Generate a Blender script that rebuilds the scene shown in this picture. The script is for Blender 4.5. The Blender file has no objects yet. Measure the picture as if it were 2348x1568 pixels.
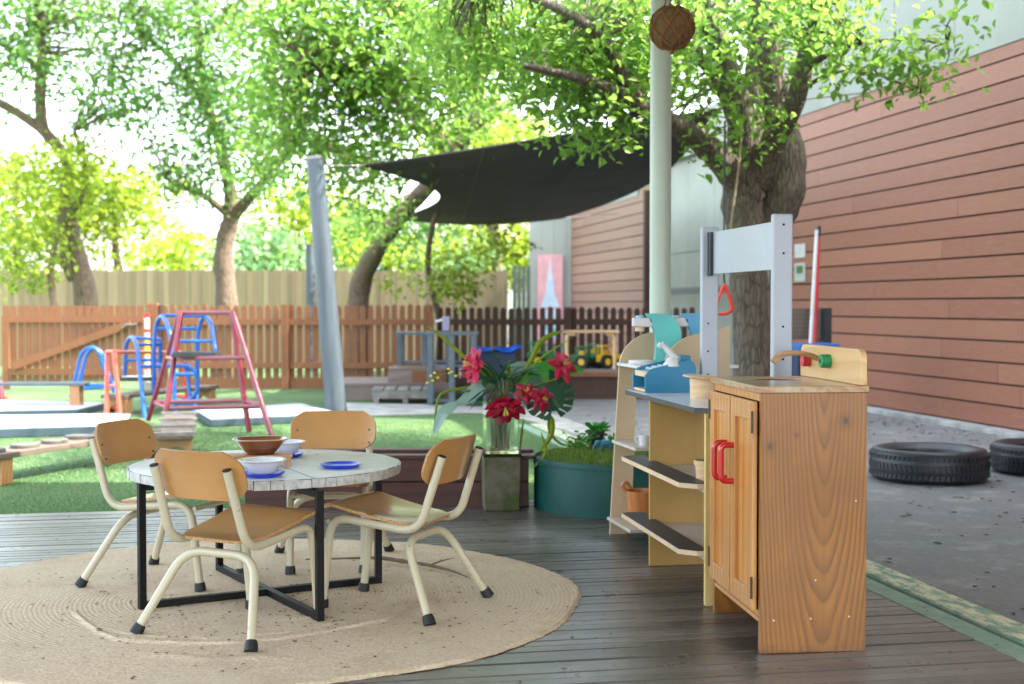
import bpy, math, random
import numpy as np
from mathutils import Vector, Matrix
random.seed(7)
rng = np.random.default_rng(11)
R = math.radians
SC = bpy.context.scene
COL = SC.collection

# ---------------------------------------------------------------- camera, sky, sun, exposure
F, CX, CY, HZ, H = 3051.0, 1173.5, 784.0, 699.0, 1.1
PITCH = math.atan((CY - HZ) / F)
cam = bpy.data.cameras.new('camera')
camo = bpy.data.objects.new('camera', cam)
COL.objects.link(camo)
camo.location = (0, 0, H)
camo.rotation_euler = (math.pi / 2 - PITCH, 0, 0)
cam.sensor_width = 36
cam.lens = 36 * F / 2347
cam.clip_end = 400
cam.dof.use_dof = True
cam.dof.focus_distance = 4.75
cam.dof.aperture_fstop = 3.3
SC.camera = camo

SUN_EL, SUN_AZ = R(50), math.atan2(0.985, -0.10)
w = bpy.data.worlds.new('World')
SC.world = w
w.use_nodes = True
nt = w.node_tree
for n in list(nt.nodes):
    nt.nodes.remove(n)
wo = nt.nodes.new('ShaderNodeOutputWorld')
wb = nt.nodes.new('ShaderNodeBackground')
ws = nt.nodes.new('ShaderNodeTexSky')
ws.sky_type = 'NISHITA'
ws.sun_disc = False
ws.sun_elevation = SUN_EL
ws.sun_rotation = SUN_AZ
ws.air_density = 1.0
ws.dust_density = 3.0
ws.ozone_density = 1.0
hs = nt.nodes.new('ShaderNodeHueSaturation')
hs.inputs['Saturation'].default_value = .5
nt.links.new(ws.outputs[0], hs.inputs['Color'])
nt.links.new(hs.outputs[0], wb.inputs[0])
wb.inputs[1].default_value = 0.15
nt.links.new(wb.outputs[0], wo.inputs[0])
sl = bpy.data.lights.new('sun', 'SUN')
sl.energy = 2.0
sl.angle = R(0.5)
sl.color = (1.0, 0.93, 0.82)
so = bpy.data.objects.new('sun', sl)
COL.objects.link(so)
sd = Vector((math.sin(SUN_AZ) * math.cos(SUN_EL), math.cos(SUN_AZ) * math.cos(SUN_EL), math.sin(SUN_EL)))
so.rotation_euler = sd.to_track_quat('Z', 'Y').to_euler()
so.location = sd * 30
SC.view_settings.view_transform = 'Standard'
SC.view_settings.look = 'None'
SC.view_settings.gamma = 1
SC.view_settings.exposure = 3.1
SC.cycles.use_denoising = True
SC.cycles.max_bounces = 8
SC.cycles.transparent_max_bounces = 12

# ---------------------------------------------------------------- helpers
def at(u, v, z=None, Y=None):
    """point where the sight line of photo pixel (u, v) meets height z or depth Y"""
    x = (u - CX) / F
    yc = -(v - CY) / F
    d = Vector((x, math.cos(PITCH) + yc * math.sin(PITCH), -math.sin(PITCH) + yc * math.cos(PITCH)))
    t = (z - H) / d.z if Y is None else Y / d.y
    return Vector((0, 0, H)) + d * t

AX = 0.187
def S(a, b, z=0.0):
    """site frame: a along the deck boards, b along the long wall"""
    return Vector((a * math.cos(AX) - b * math.sin(AX), a * math.sin(AX) + b * math.cos(AX), z))

def hx(s):
    s = s.lstrip('#')
    c = [int(s[i:i + 2], 16) / 255 for i in (0, 2, 4)]
    return tuple((x / 12.92 if x <= .04045 else ((x + .055) / 1.055) ** 2.4) for x in c) + (1.0,)

class NT:
    def __init__(s, name):
        s.m = bpy.data.materials.new(name)
        s.m.use_nodes = True
        s.t = s.m.node_tree
        s.b = s.t.nodes['Principled BSDF']
        s.out = s.t.nodes['Material Output']
    def n(s, typ, **kw):
        x = s.t.nodes.new(typ)
        for k, v in kw.items():
            if k.startswith('i_'):
                x.inputs[k[2:].replace('_', ' ')].default_value = v
            else:
                setattr(x, k, v)
        return x
    def l(s, a, b):
        s.t.links.new(a, b)
    def coord(s, which='Object', scale=(1, 1, 1), rot=(0, 0, 0), loc=(0, 0, 0)):
        tc = s.n('ShaderNodeTexCoord')
        mp = s.n('ShaderNodeMapping')
        mp.inputs['Scale'].default_value = scale
        mp.inputs['Rotation'].default_value = rot
        mp.inputs['Location'].default_value = loc
        s.l(tc.outputs[which], mp.inputs[0])
        return mp.outputs[0]
    def noise(s, vec, scale, detail=3, rough=.55):
        x = s.n('ShaderNodeTexNoise')
        x.inputs['Scale'].default_value = scale
        x.inputs['Detail'].default_value = detail
        x.inputs['Roughness'].default_value = rough
        s.l(vec, x.inputs['Vector'])
        return x.outputs['Fac']
    def ramp(s, fac, stops):
        x = s.n('ShaderNodeValToRGB')
        e = x.color_ramp.elements
        while len(e) < len(stops):
            e.new(.5)
        for i, (p, c) in enumerate(stops):
            e[i].position = p
            e[i].color = c
        s.l(fac, x.inputs[0])
        return x.outputs[0]
    def mix(s, fac, a, b, mode='MIX'):
        x = s.n('ShaderNodeMix', data_type='RGBA', blend_type=mode)
        for sock, v in ((x.inputs[0], fac), (x.inputs[6], a), (x.inputs[7], b)):
            if hasattr(v, 'is_linked'):
                s.l(v, sock)
            else:
                sock.default_value = v
        return x.outputs[2]
    def math(s, op, a, b=0.0):
        x = s.n('ShaderNodeMath', operation=op)
        for sock, v in ((x.inputs[0], a), (x.inputs[1], b)):
            if hasattr(v, 'is_linked'):
                s.l(v, sock)
            else:
                sock.default_value = v
        return x.outputs[0]
    def base(s, c):
        if hasattr(c, 'is_linked'):
            s.l(c, s.b.inputs['Base Color'])
        else:
            s.b.inputs['Base Color'].default_value = c
    def bump(s, h, strength=.3, dist=.01):
        x = s.n('ShaderNodeBump')
        x.inputs['Strength'].default_value = strength
        x.inputs['Distance'].default_value = dist
        s.l(h, x.inputs['Height'])
        s.l(x.outputs[0], s.b.inputs['Normal'])
        return x

def mat(name, c, rough=.55, c2=None, vs=6, bump=0, bs=60, metal=0, coat=0, spec=.5, lo=.35, hi=.65, vscale=(1, 1, 1)):
    t = NT(name)
    v = t.coord(scale=vscale)
    c = hx(c) if isinstance(c, str) else c
    if c2:
        t.base(t.ramp(t.noise(v, vs, 5, .6), [(lo, c), (hi, hx(c2))]))
    else:
        f = t.noise(v, vs, 4)
        dk = tuple(x * .86 for x in c[:3]) + (1,)
        lt = tuple(min(1, x * 1.08) for x in c[:3]) + (1,)
        t.base(t.ramp(f, [(.3, dk), (.7, lt)]))
    t.b.inputs['Roughness'].default_value = rough
    t.b.inputs['Metallic'].default_value = metal
    t.b.inputs['Specular IOR Level'].default_value = spec
    if coat:
        t.b.inputs['Coat Weight'].default_value = coat
        t.b.inputs['Coat Roughness'].default_value = .12
    if bump:
        t.bump(t.noise(v, bs, 4, .6), bump, .004)
    return t.m

def wood(name, light, dark, rings=55, axis='Z', off=(.07, .03, 0), tilt=(R(2), R(3), 0), dist=1.6, rough=.45, coat=0, streak=.35, stops=(.25, .9), knots=None, weather=None, scuff=0):
    t = NT(name)
    rot = {'Z': (0, 0, 0), 'X': (0, R(90), 0), 'Y': (R(90), 0, 0)}[axis]
    v = t.coord(rot=rot)
    mp = t.n('ShaderNodeMapping')
    mp.inputs['Rotation'].default_value = tilt
    mp.inputs['Location'].default_value = off
    t.l(v, mp.inputs[0])
    v2 = mp.outputs[0]
    wv = t.n('ShaderNodeTexWave', wave_type='RINGS', rings_direction='Z', wave_profile='SAW')
    wv.inputs['Scale'].default_value = rings / 6.28 * 1.6
    wv.inputs['Distortion'].default_value = dist
    wv.inputs['Detail'].default_value = 2
    wv.inputs['Detail Scale'].default_value = .35
    sq = t.n('ShaderNodeMapping')
    sq.inputs['Scale'].default_value = (1, 1, .35)
    t.l(v2, sq.inputs[0])
    t.l(sq.outputs[0], wv.inputs['Vector'])
    st = t.n('ShaderNodeMapping')
    st.inputs['Scale'].default_value = (90, 90, 2.2)
    t.l(v, st.inputs[0])
    fine = t.noise(st.outputs[0], 1.0, 4, .6)
    broad = t.noise(v, 5, 3)
    c1 = t.ramp(wv.outputs['Fac'], [(stops[0], hx(light)), (stops[1], hx(dark)), (1.0, hx(light))])
    bd_ = t.n('ShaderNodeMapping')
    bd_.inputs['Scale'].default_value = (16, 16, 1.3)
    t.l(v, bd_.inputs[0])
    c1 = t.mix(t.ramp(t.noise(bd_.outputs[0], 1, 4, .6), [(.38, (0, 0, 0, 1)), (.62, (.55, .55, .55, 1))]), c1, tuple(a * .72 + b_ * .28 for a, b_ in zip(hx(light), hx(dark))))
    c2 = t.mix(t.math('MULTIPLY', fine, streak * 1.6), c1, hx(dark))
    c3 = t.mix(t.ramp(broad, [(.4, (0, 0, 0, 1)), (.75, (.45, .45, .45, 1))]), c2, hx(dark))
    for (kx, ky, kz, kr) in (knots or []):
        vd = t.n('ShaderNodeVectorMath', operation='DISTANCE')
        sc_ = t.n('ShaderNodeVectorMath', operation='MULTIPLY')
        sc_.inputs[1].default_value = (1, .2, .8)
        t.l(v, sc_.inputs[0])
        t.l(sc_.outputs[0], vd.inputs[0])
        vd.inputs[1].default_value = (kx, ky, kz * .8)
        dn = t.math('ADD', vd.outputs['Value'], t.math('MULTIPLY', t.noise(v, 60, 3), .012))
        c3 = t.mix(t.ramp(t.math('DIVIDE', dn, kr * 2), [(.2, (.85, .85, .85, 1)), (.42, (.25, .25, .25, 1)), (.9, (0, 0, 0, 1))]), c3, hx('#3a1e0d'))
    if scuff:
        sz = t.n('ShaderNodeSeparateXYZ')
        t.l(v, sz.inputs[0])
        dz = t.math('ADD', t.math('MULTIPLY', sz.outputs[2], 9.0), t.math('MULTIPLY', t.noise(v, 14, 5, .7), 1.1))
        c3 = t.mix(t.ramp(dz, [(.45, (scuff, scuff, scuff, 1)), (.85, (0, 0, 0, 1))]), c3, hx('#4a3420'))
    if weather:
        wz = t.noise(v, 9, 5, .7)
        c3 = t.mix(t.ramp(wz, [(.45, (0, 0, 0, 1)), (.6, (.8, .8, .8, 1))]), c3, hx(weather))
    t.base(c3)
    t.b.inputs['Roughness'].default_value = rough
    if coat:
        t.b.inputs['Coat Weight'].default_value = coat
        t.b.inputs['Coat Roughness'].default_value = .15
    t.bump(fine, .12, .002)
    return t.m

class B:
    """collects shapes and links them as one mesh object"""
    def __init__(s):
        s.v, s.f, s.mi = [], [], []
    def add(s, vs, fs, mi=0):
        o = len(s.v)
        s.v += [tuple(p) for p in vs]
        s.f += [tuple(i + o for i in f) for f in fs]
        s.mi += [mi] * len(fs)
        return s
    def box(s, x0, x1, y0, y1, z0, z1, mi=0, M=None):
        vs = [Vector((x, y, z)) for z in (z0, z1) for y in (y0, y1) for x in (x0, x1)]
        if M:
            vs = [M @ p for p in vs]
        return s.add(vs, [(0, 2, 3, 1), (4, 5, 7, 6), (0, 1, 5, 4), (2, 6, 7, 3), (0, 4, 6, 2), (1, 3, 7, 5)], mi)
    def beam(s, p, q, w, h, mi=0, up=(0, 0, 1)):
        p, q = Vector(p), Vector(q)
        d = (q - p).normalized()
        sd_ = d.cross(Vector(up))
        if sd_.length < 1e-4:
            sd_ = d.cross(Vector((1, 0, 0)))
        sd_.normalize()
        u = sd_.cross(d).normalized()
        vs = [c + sd_ * (a * w / 2) + u * (b * h / 2) for c in (p, q) for a, b in ((-1, -1), (1, -1), (1, 1), (-1, 1))]
        return s.add(vs, [(0, 1, 2, 3), (7, 6, 5, 4), (0, 4, 5, 1), (1, 5, 6, 2), (2, 6, 7, 3), (3, 7, 4, 0)], mi)
    def tube(s, pts, rad, seg=10, mi=0, cap=True):
        pts = [Vector(p) for p in pts]
        n = len(pts)
        rs = rad if isinstance(rad, (list, tuple)) else [rad] * n
        T = []
        for i in range(n):
            a = pts[max(0, i - 1)]
            b = pts[min(n - 1, i + 1)]
            T.append((b - a).normalized())
        ref = Vector((0, 0, 1)) if abs(T[0].z) < .9 else Vector((1, 0, 0))
        nr = T[0].cross(ref).normalized()
        vs = []
        for i in range(n):
            nr = (nr - T[i] * nr.dot(T[i]))
            if nr.length < 1e-6:
                nr = T[i].orthogonal()
            nr.normalize()
            bn = T[i].cross(nr)
            for k in range(seg):
                a = 2 * math.pi * k / seg
                vs.append(pts[i] + (nr * math.cos(a) + bn * math.sin(a)) * rs[i])
        fs = []
        for i in range(n - 1):
            for k in range(seg):
                k2 = (k + 1) % seg
                fs.append((i * seg + k, i * seg + k2, (i + 1) * seg + k2, (i + 1) * seg + k))
        if cap:
            fs.append(tuple(range(seg - 1, -1, -1)))
            fs.append(tuple((n - 1) * seg + k for k in range(seg)))
        return s.add(vs, fs, mi)
    def lathe(s, prof, seg=32, c=(0, 0, 0), mi=0, fn=None, M=None):
        vs, fs = [], []
        for (r, z) in prof:
            for k in range(seg):
                a = 2 * math.pi * k / seg
                rr = r * (fn(a) if fn else 1)
                p = Vector((c[0] + rr * math.cos(a), c[1] + rr * math.sin(a), c[2] + z))
                vs.append(M @ p if M else p)
        for i in range(len(prof) - 1):
            for k in range(seg):
                k2 = (k + 1) % seg
                fs.append((i * seg + k, i * seg + k2, (i + 1) * seg + k2, (i + 1) * seg + k))
        return s.add(vs, fs, mi)
    def prism(s, poly, a0, a1, axis='y', mi=0, M=None):
        """poly: 2-D outline (counter-clockwise); extruded from a0 to a1 along axis"""
        def P(p, a):
            q = {'y': (p[0], a, p[1]), 'x': (a, p[0], p[1]), 'z': (p[0], p[1], a)}[axis]
            return M @ Vector(q) if M else q
        n = len(poly)
        vs = [P(p, a0) for p in poly] + [P(p, a1) for p in poly]
        fs = [tuple(range(n - 1, -1, -1)), tuple(range(n, 2 * n))] + [(i, (i + 1) % n, n + (i + 1) % n, n + i) for i in range(n)]
        return s.add(vs, fs, mi)
    def grid(s, fn, nu, nv, mi=0, thick=0):
        """fn(i/nu, j/nv) -> point; thick > 0 closes it into a solid along its normals"""
        P = [[Vector(fn(i / nu, j / nv)) for j in range(nv + 1)] for i in range(nu + 1)]
        W = nv + 1
        vs = [p for row in P for p in row]
        fs = [(i * W + j, (i + 1) * W + j, (i + 1) * W + j + 1, i * W + j + 1) for i in range(nu) for j in range(nv)]
        if thick:
            o = len(vs)
            lo = []
            for i in range(nu + 1):
                for j in range(nv + 1):
                    a = P[min(i + 1, nu)][j] - P[max(i - 1, 0)][j]
                    b = P[i][min(j + 1, nv)] - P[i][max(j - 1, 0)]
                    nn = a.cross(b)
                    nn = nn.normalized() if nn.length > 1e-9 else Vector((0, 0, 1))
                    lo.append(P[i][j] - nn * thick)
            vs += lo
            fs += [tuple(o + k for k in reversed(f)) for f in fs]
            s.add(vs, fs, mi)
            ring = [(i, 0) for i in range(nu + 1)] + [(nu, j) for j in range(1, nv + 1)] + [(i, nv) for i in range(nu - 1, -1, -1)] + [(0, j) for j in range(nv - 1, 0, -1)]
            base = len(s.v) - len(vs)
            for k in range(len(ring)):
                a = ring[k]
                b = ring[(k + 1) % len(ring)]
                ia, ib = a[0] * W + a[1], b[0] * W + b[1]
                s.f.append((base + ib, base + ia, base + o + ia, base + o + ib))
                s.mi.append(mi + (1 if s.edge else 0))
            return s
        return s.add(vs, fs, mi)
    edge = False
    def build(s, name, mats, parent=None, smooth=35, bevel=0, seg=2):
        me = bpy.data.meshes.new(name)
        me.from_pydata(s.v, [], s.f)
        if not isinstance(mats, (list, tuple)):
            mats = [mats]
        for m in mats:
            me.materials.append(m)
        if len(mats) > 1:
            me.polygons.foreach_set('material_index', s.mi)
        import bmesh
        bm = bmesh.new()
        bm.from_mesh(me)
        bmesh.ops.recalc_face_normals(bm, faces=bm.faces)
        bm.to_mesh(me)
        bm.free()
        if smooth:
            me.polygons.foreach_set('use_smooth', [True] * len(me.polygons))
            me.set_sharp_from_angle(angle=R(smooth))
        me.update()
        o = bpy.data.objects.new(name, me)
        COL.objects.link(o)
        if parent:
            o.parent = parent
        if bevel:
            md = o.modifiers.new('bevel', 'BEVEL')
            md.width = bevel
            md.segments = seg
            md.limit_method = 'ANGLE'
            md.angle_limit = R(40)
            md.harden_normals = True
        return o

def fillet(pts, r, n=6):
    pts = [Vector(p) for p in pts]
    out = [pts[0]]
    for i in range(1, len(pts) - 1):
        a, b, c = pts[i - 1], pts[i], pts[i + 1]
        rr = min(r, (a - b).length * .49, (c - b).length * .49)
        p, q = b + (a - b).normalized() * rr, b + (c - b).normalized() * rr
        for k in range(n + 1):
            t = k / n
            out.append(p * (1 - t) ** 2 + b * 2 * t * (1 - t) + q * t * t)
    out.append(pts[-1])
    return out

def smooth_path(pts, n=5):
    """Catmull-Rom through the points"""
    P = [Vector(p) for p in pts]
    P = [P[0] * 2 - P[1]] + P + [P[-1] * 2 - P[-2]]
    out = []
    for i in range(1, len(P) - 2):
        for k in range(n):
            t = k / n
            a, b, c, d = P[i - 1], P[i], P[i + 1], P[i + 2]
            out.append(.5 * ((2 * b) + (c - a) * t + (2 * a - 5 * b + 4 * c - d) * t * t + (3 * b - a - 3 * c + d) * t ** 3))
    out.append(P[-2])
    return out

def lerp_list(v, n):
    return [float(x) for x in np.interp(np.linspace(0, len(v) - 1, n), range(len(v)), v)]

def limb(b, pts, rads, seg=10, n=5, jitter=0, mi=0):
    sp = smooth_path(pts, n)
    rr = lerp_list(rads, len(sp))
    if jitter:
        rr = [r * random.uniform(1 - jitter, 1 + jitter) for r in rr]
    b.tube(sp, rr, seg, mi)

def tag(o, label=None, cat=None, group=None, kind=None):
    if label: o['label'] = label
    if cat: o['category'] = cat
    if group: o['group'] = group
    if kind: o['kind'] = kind
    return o

def thing(name, label, cat, loc=(0, 0, 0), rz=0, group=None):
    o = bpy.data.objects.new(name, None)
    COL.objects.link(o)
    o.location = loc
    o.rotation_euler = (0, 0, rz)
    o.empty_display_size = .1
    return tag(o, label, cat, group)

def dup(o, label=None, loc=None, rz=None, parent=None, scale=None):
    c = o.copy()
    COL.objects.link(c)
    if parent:
        c.parent = parent
    if label:
        c['label'] = label
    if loc is not None:
        c.location = loc
    if rz is not None:
        c.rotation_euler = (0, 0, rz)
    if scale:
        c.scale = (scale,) * 3
    for ch in list(o.children):
        dup(ch, parent=c)
    return c

def struct(name, b, m, **kw):
    return tag(b.build(name, m, **kw), kind='structure')

# ---------------------------------------------------------------- materials
def leaf_mat(name, greens, trans=.5):
    t = NT(name)
    g = t.n('ShaderNodeNewGeometry')
    c = t.ramp(g.outputs['Random Per Island'], [(i / (len(greens) - 1), hx(x)) for i, x in enumerate(greens)])
    v = t.coord()
    c = t.mix(t.ramp(t.noise(v, 1.3, 3), [(.35, (0, 0, 0, 1)), (.7, (.3, .3, .3, 1))]), c, hx(greens[0]))
    t.base(c)
    t.b.inputs['Roughness'].default_value = .42
    tr = t.n('ShaderNodeBsdfTranslucent')
    c2 = t.mix(.3, c, (.34, .46, .06, 1))
    t.l(c2, tr.inputs[0])
    mx = t.n('ShaderNodeMixShader')
    mx.inputs[0].default_value = trans
    t.l(t.b.outputs[0], mx.inputs[1])
    t.l(tr.outputs[0], mx.inputs[2])
    t.l(mx.outputs[0], t.out.inputs[0])
    return t.m

M_turf = NT('artificial turf')
_v = M_turf.coord()
_f = M_turf.noise(_v, 120, 6, .85)
_g = M_turf.noise(_v, 1.1, 4, .6)
_c = M_turf.ramp(_f, [(.3, hx('#1e4222')), (.5, hx('#416538')), (.72, hx('#718c54'))])
_c = M_turf.mix(M_turf.ramp(_g, [(.42, (0, 0, 0, 1)), (.62, (.5, .5, .5, 1))]), _c, hx('#66794a'))
M_turf.base(_c)
M_turf.b.inputs['Roughness'].default_value = .85
M_turf.bump(_f, .9, .012)
M_turf = M_turf.m

def deck_mat():
    t = NT('painted decking')
    g = t.n('ShaderNodeNewGeometry')
    v = t.coord(rot=(0, 0, -AX))
    isl = t.ramp(g.outputs['Random Per Island'], [(0, hx('#423e39')), (.5, hx('#54504a')), (1, hx('#65615a'))])
    mp = t.n('ShaderNodeMapping')
    mp.inputs['Scale'].default_value = (2, 60, 1)
    t.l(v, mp.inputs[0])
    st = t.noise(mp.outputs[0], 1, 5, .65)
    c = t.mix(t.ramp(st, [(.45, (0, 0, 0, 1)), (.75, (.6, .6, .6, 1))]), isl, hx('#6d635a'))
    sp = t.noise(v, 34, 6, .75)
    c = t.mix(t.ramp(sp, [(.60, (0, 0, 0, 1)), (.68, (.55, .55, .55, 1))]), c, hx('#9b9488'))
    c = t.mix(t.ramp(t.noise(v, 17, 5, .7), [(.62, (0, 0, 0, 1)), (.72, (.7, .7, .7, 1))]), c, hx('#201a17'))
    t.base(c)
    t.l(t.ramp(t.noise(v, 5, 5, .65), [(.3, (.24, .24, .24, 1)), (.7, (.46, .46, .46, 1))]), t.b.inputs['Roughness'])
    # fine reeding along the boards
    sep = t.n('ShaderNodeSeparateXYZ')
    t.l(v, sep.inputs[0])
    rd = t.math('SINE', t.math('MULTIPLY', sep.outputs[1], 2 * math.pi / .0155))
    hgt = t.math('ADD', t.math('MULTIPLY', rd, .12), st)
    t.bump(hgt, .2, .0018)
    t.b.inputs['Coat Weight'].default_value = .4
    t.b.inputs['Coat Roughness'].default_value = .3
    return t.m
M_deck = deck_mat()
M_dark = mat('dark gap', '#14110f', .9)
M_ground = mat('bare earth', '#5b5140', .95, c2='#7a6f58', vs=3, bump=.4)

def asphalt_mat():
    t = NT('asphalt')
    v = t.coord()
    f = t.noise(v, 300, 3, .8)
    c = t.ramp(f, [(.3, hx('#636669')), (.6, hx('#8a8e91')), (.8, hx('#aeb1b2'))])
    c = t.mix(t.ramp(t.noise(v, 1.4, 5, .65), [(.4, (0, 0, 0, 1)), (.65, (.6, .6, .6, 1))]), c, hx('#8b8681'))
    c = t.mix(t.ramp(t.noise(v, 22, 6, .8), [(.63, (0, 0, 0, 1)), (.68, (.8, .8, .8, 1))]), c, hx('#3a2d22'))
    t.base(c)
    c2_ = t.mix(t.ramp(t.noise(v, 38, 6, .7), [(.4, (0, 0, 0, 1)), (.7, (.5, .5, .5, 1))]), c, hx('#58585a'))
    c2_ = t.mix(t.ramp(t.noise(v, 3.5, 6, .7), [(.52, (0, 0, 0, 1)), (.66, (.5, .5, .5, 1))]), c2_, hx('#b0aeaa'))
    t.base(c2_)
    t.b.inputs['Roughness'].default_value = .62
    t.bump(f, .5, .006)
    return t.m
M_asph = asphalt_mat()
M_conc = mat('pale concrete', '#b9b9b6', .75, c2='#8f8f8b', vs=4, bump=.3, bs=150)

def strip_mat():
    t = NT('worn green and cream paint')
    v = t.coord(rot=(0, 0, -AX))
    mp = t.n('ShaderNodeMapping')
    mp.inputs['Scale'].default_value = (1, .35, 1)
    t.l(v, mp.inputs[0])
    f = t.noise(mp.outputs[0], 22, 7, .75)
    c = t.ramp(f, [(.38, hx('#6f9a83')), (.46, hx('#85a48c')), (.52, hx('#c9c8a8')), (.62, hx('#dcd8bb'))])
    c = t.mix(t.ramp(t.noise(v, 60, 5, .8), [(.6, (0, 0, 0, 1)), (.68, (.8, .8, .8, 1))]), c, hx('#4a4438'))
    t.base(c)
    t.b.inputs['Roughness'].default_value = .6
    t.bump(f, .6, .004)
    return t.m
M_strip = strip_mat()
M_green = mat('faded green paint', '#6f9480', .6, c2='#94a994', vs=14, bump=.3)

def plankwall_mat(name, c1, c2, c3):
    t = NT(name)
    g = t.n('ShaderNodeNewGeometry')
    v = t.coord(rot=(0, 0, -AX))
    isl = t.ramp(g.outputs['Random Per Island'], [(0, hx(c1)), (.5, hx(c2)), (1, hx(c1))])
    mp = t.n('ShaderNodeMapping')
    mp.inputs['Scale'].default_value = (1, 1.2, 22)
    t.l(v, mp.inputs[0])
    c = t.mix(t.ramp(t.noise(mp.outputs[0], 3.2, 6, .75), [(.52, (0, 0, 0, 1)), (.72, (.7, .7, .7, 1))]), isl, hx(c3))
    mq = t.n('ShaderNodeMapping')
    mq.inputs['Scale'].default_value = (1, 2.5, 9)
    t.l(v, mq.inputs[0])
    c = t.mix(t.ramp(t.noise(mq.outputs[0], 1.2, 5, .7), [(.6, (0, 0, 0, 1)), (.74, (.55, .55, .55, 1))]), c, hx('#6e4a41'))
    c = t.mix(t.ramp(t.noise(v, 7, 7, .8), [(.60, (0, 0, 0, 1)), (.70, (.5, .5, .5, 1))]), c, hx('#5a4038'))
    t.base(c)
    t.b.inputs['Roughness'].default_value = .55
    t.bump(t.noise(mp.outputs[0], 9, 5, .7), .25, .004)
    return t.m
M_red = plankwall_mat('red stained planks', '#8f5c48', '#a06c55', '#a6846f')
M_red2 = plankwall_mat('faded red stained planks', '#8c6a5a', '#9a7765', '#a58c7b')
M_panel = mat('grey green cladding', '#a1a79c', .6, c2='#92988d', vs=.8, bump=.08)
M_trim = mat('pale fascia', '#b9c4bd', .5)
M_fence = wood('orange stained timber', '#9c6a41', '#724529', rings=30, rough=.65, streak=.6, tilt=(R(1), R(1), 0))
M_fence2 = wood('brown timber and shaded fence', '#5e3d2d', '#37231b', rings=30, rough=.65, streak=.6, tilt=(R(1), R(1), 0))  # dark brown trim timber; on the right picket fence the darkness is painted shade
def paling_mat():
    t = NT('weathered palings')
    g = t.n('ShaderNodeNewGeometry')
    v = t.coord(scale=(30, 30, 1))
    c = t.ramp(g.outputs['Random Per Island'], [(0, hx('#6f6349')), (.35, hx('#84775a')), (.7, hx('#786950')), (1, hx('#918567'))])
    c = t.mix(t.ramp(t.noise(v, 1, 4), [(.45, (0, 0, 0, 1)), (.75, (.6, .6, .6, 1))]), c, hx('#6f6450'))
    t.base(c)
    t.b.inputs['Roughness'].default_value = .8
    return t.m
M_paling = paling_mat()

def bark_mat(name, c1, c2):
    t = NT(name)
    v = t.coord(scale=(1, 1, .22))
    f = t.noise(v, 26, 7, .75)
    vo = t.n('ShaderNodeTexVoronoi', feature='DISTANCE_TO_EDGE')
    vo.inputs['Scale'].default_value = 34
    t.l(v, vo.inputs['Vector'])
    h = t.math('ADD', t.math('MULTIPLY', vo.outputs[0], 1.5), f)
    c = t.ramp(h, [(.35, hx(c2)), (.8, hx(c1))])
    c = t.mix(t.ramp(t.noise(v, 5, 4), [(.5, (0, 0, 0, 1)), (.7, (.35, .35, .35, 1))]), c, hx('#59664a'))
    t.base(c)
    t.b.inputs['Roughness'].default_value = .9
    t.bump(h, 1.0, .02)
    return t.m
M_bark = bark_mat('rough grey bark', '#71675b', '#332c25')
M_bark2 = bark_mat('pale brown bark', '#7d6b59', '#4d4033')
M_leafA = leaf_mat('fresh green leaves', ['#55883a', '#659843', '#77a84d', '#8ab455', '#a0c062'], .7)
M_leafB = leaf_mat('mid green leaves', ['#4c823f', '#60944a', '#78a658', '#92b868'], .55)
M_leafC = leaf_mat('yellow green leaves', ['#6b8a24', '#8ca630', '#a9bf3e', '#c3cf58'], .6)
M_leafD = leaf_mat('bluish green leaves', ['#4c7a4c', '#6c9862', '#86ad78'], .45)

M_post = mat('pale sage paint', '#b9cabf', .38, vs=2)
M_steel = mat('blue grey painted steel', '#465059', .35, c2='#566069', vs=3, vscale=(8, 8, .6))
M_sail = NT('charcoal shade cloth')
_v = M_sail.coord()
M_sail.base(M_sail.ramp(M_sail.noise(_v, 1.2, 4), [(.35, hx('#2a2a2c')), (.65, hx('#3a3935'))]))
M_sail.b.inputs['Roughness'].default_value = .85
M_sail = M_sail.m
M_cream = mat('cream powder coat', '#bdb69a', .32, c2='#8f8873', vs=55, coat=.2, lo=.64, hi=.72)
M_rubber = mat('black rubber', '#1b1d1f', .6, bump=.15, bs=90)
M_blacksteel = mat('black powder coat', '#08090a', .5, vs=12, spec=.25)
M_ply = wood('honey lacquered plywood', '#c19358', '#a6743c', rings=3, axis='Y', rough=.28, coat=.8, streak=.28, tilt=(R(1), R(2), 0), dist=1)
def plyedge_mat():
    t = NT('plywood edge')
    v = t.coord()
    t.base(t.ramp(t.noise(v, 120, 3), [(.3, hx('#8a6238')), (.7, hx('#c79a63'))]))
    t.b.inputs['Roughness'].default_value = .5
    return t.m
M_plyedge = plyedge_mat()
def top_mat():
    t = NT('worn white table paint')
    v = t.coord()
    c = t.ramp(t.noise(v, 7, 5, .6), [(.35, hx('#c3c7c2')), (.65, hx('#d6dad6'))])
    c = t.mix(t.ramp(t.noise(v, 95, 5, .8), [(.66, (0, 0, 0, 1)), (.7, (.55, .55, .55, 1))]), c, hx('#86847a'))
    t.base(c)
    t.l(t.ramp(t.noise(v, 12, 5), [(.3, (.25, .25, .25, 1)), (.7, (.45, .45, .45, 1))]), t.b.inputs['Roughness'])
    t.bump(t.noise(v, 40, 4), .08, .002)
    return t.m
M_top = top_mat()
M_tile = mat('grey white edge chips', '#c8cac6', .6, c2='#a2a49f', vs=40, bump=.5)
M_bowl = mat('white melamine', '#dcdfe2', .25, vs=3)
M_plate = mat('blue plastic', '#0d3fd0', .25, vs=3)
M_bowlwood = wood('dark oiled bowl wood', '#9a5f3a', '#5e2f1c', rings=12, axis='X', rough=.18, coat=.8, streak=.4, dist=3)
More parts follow.
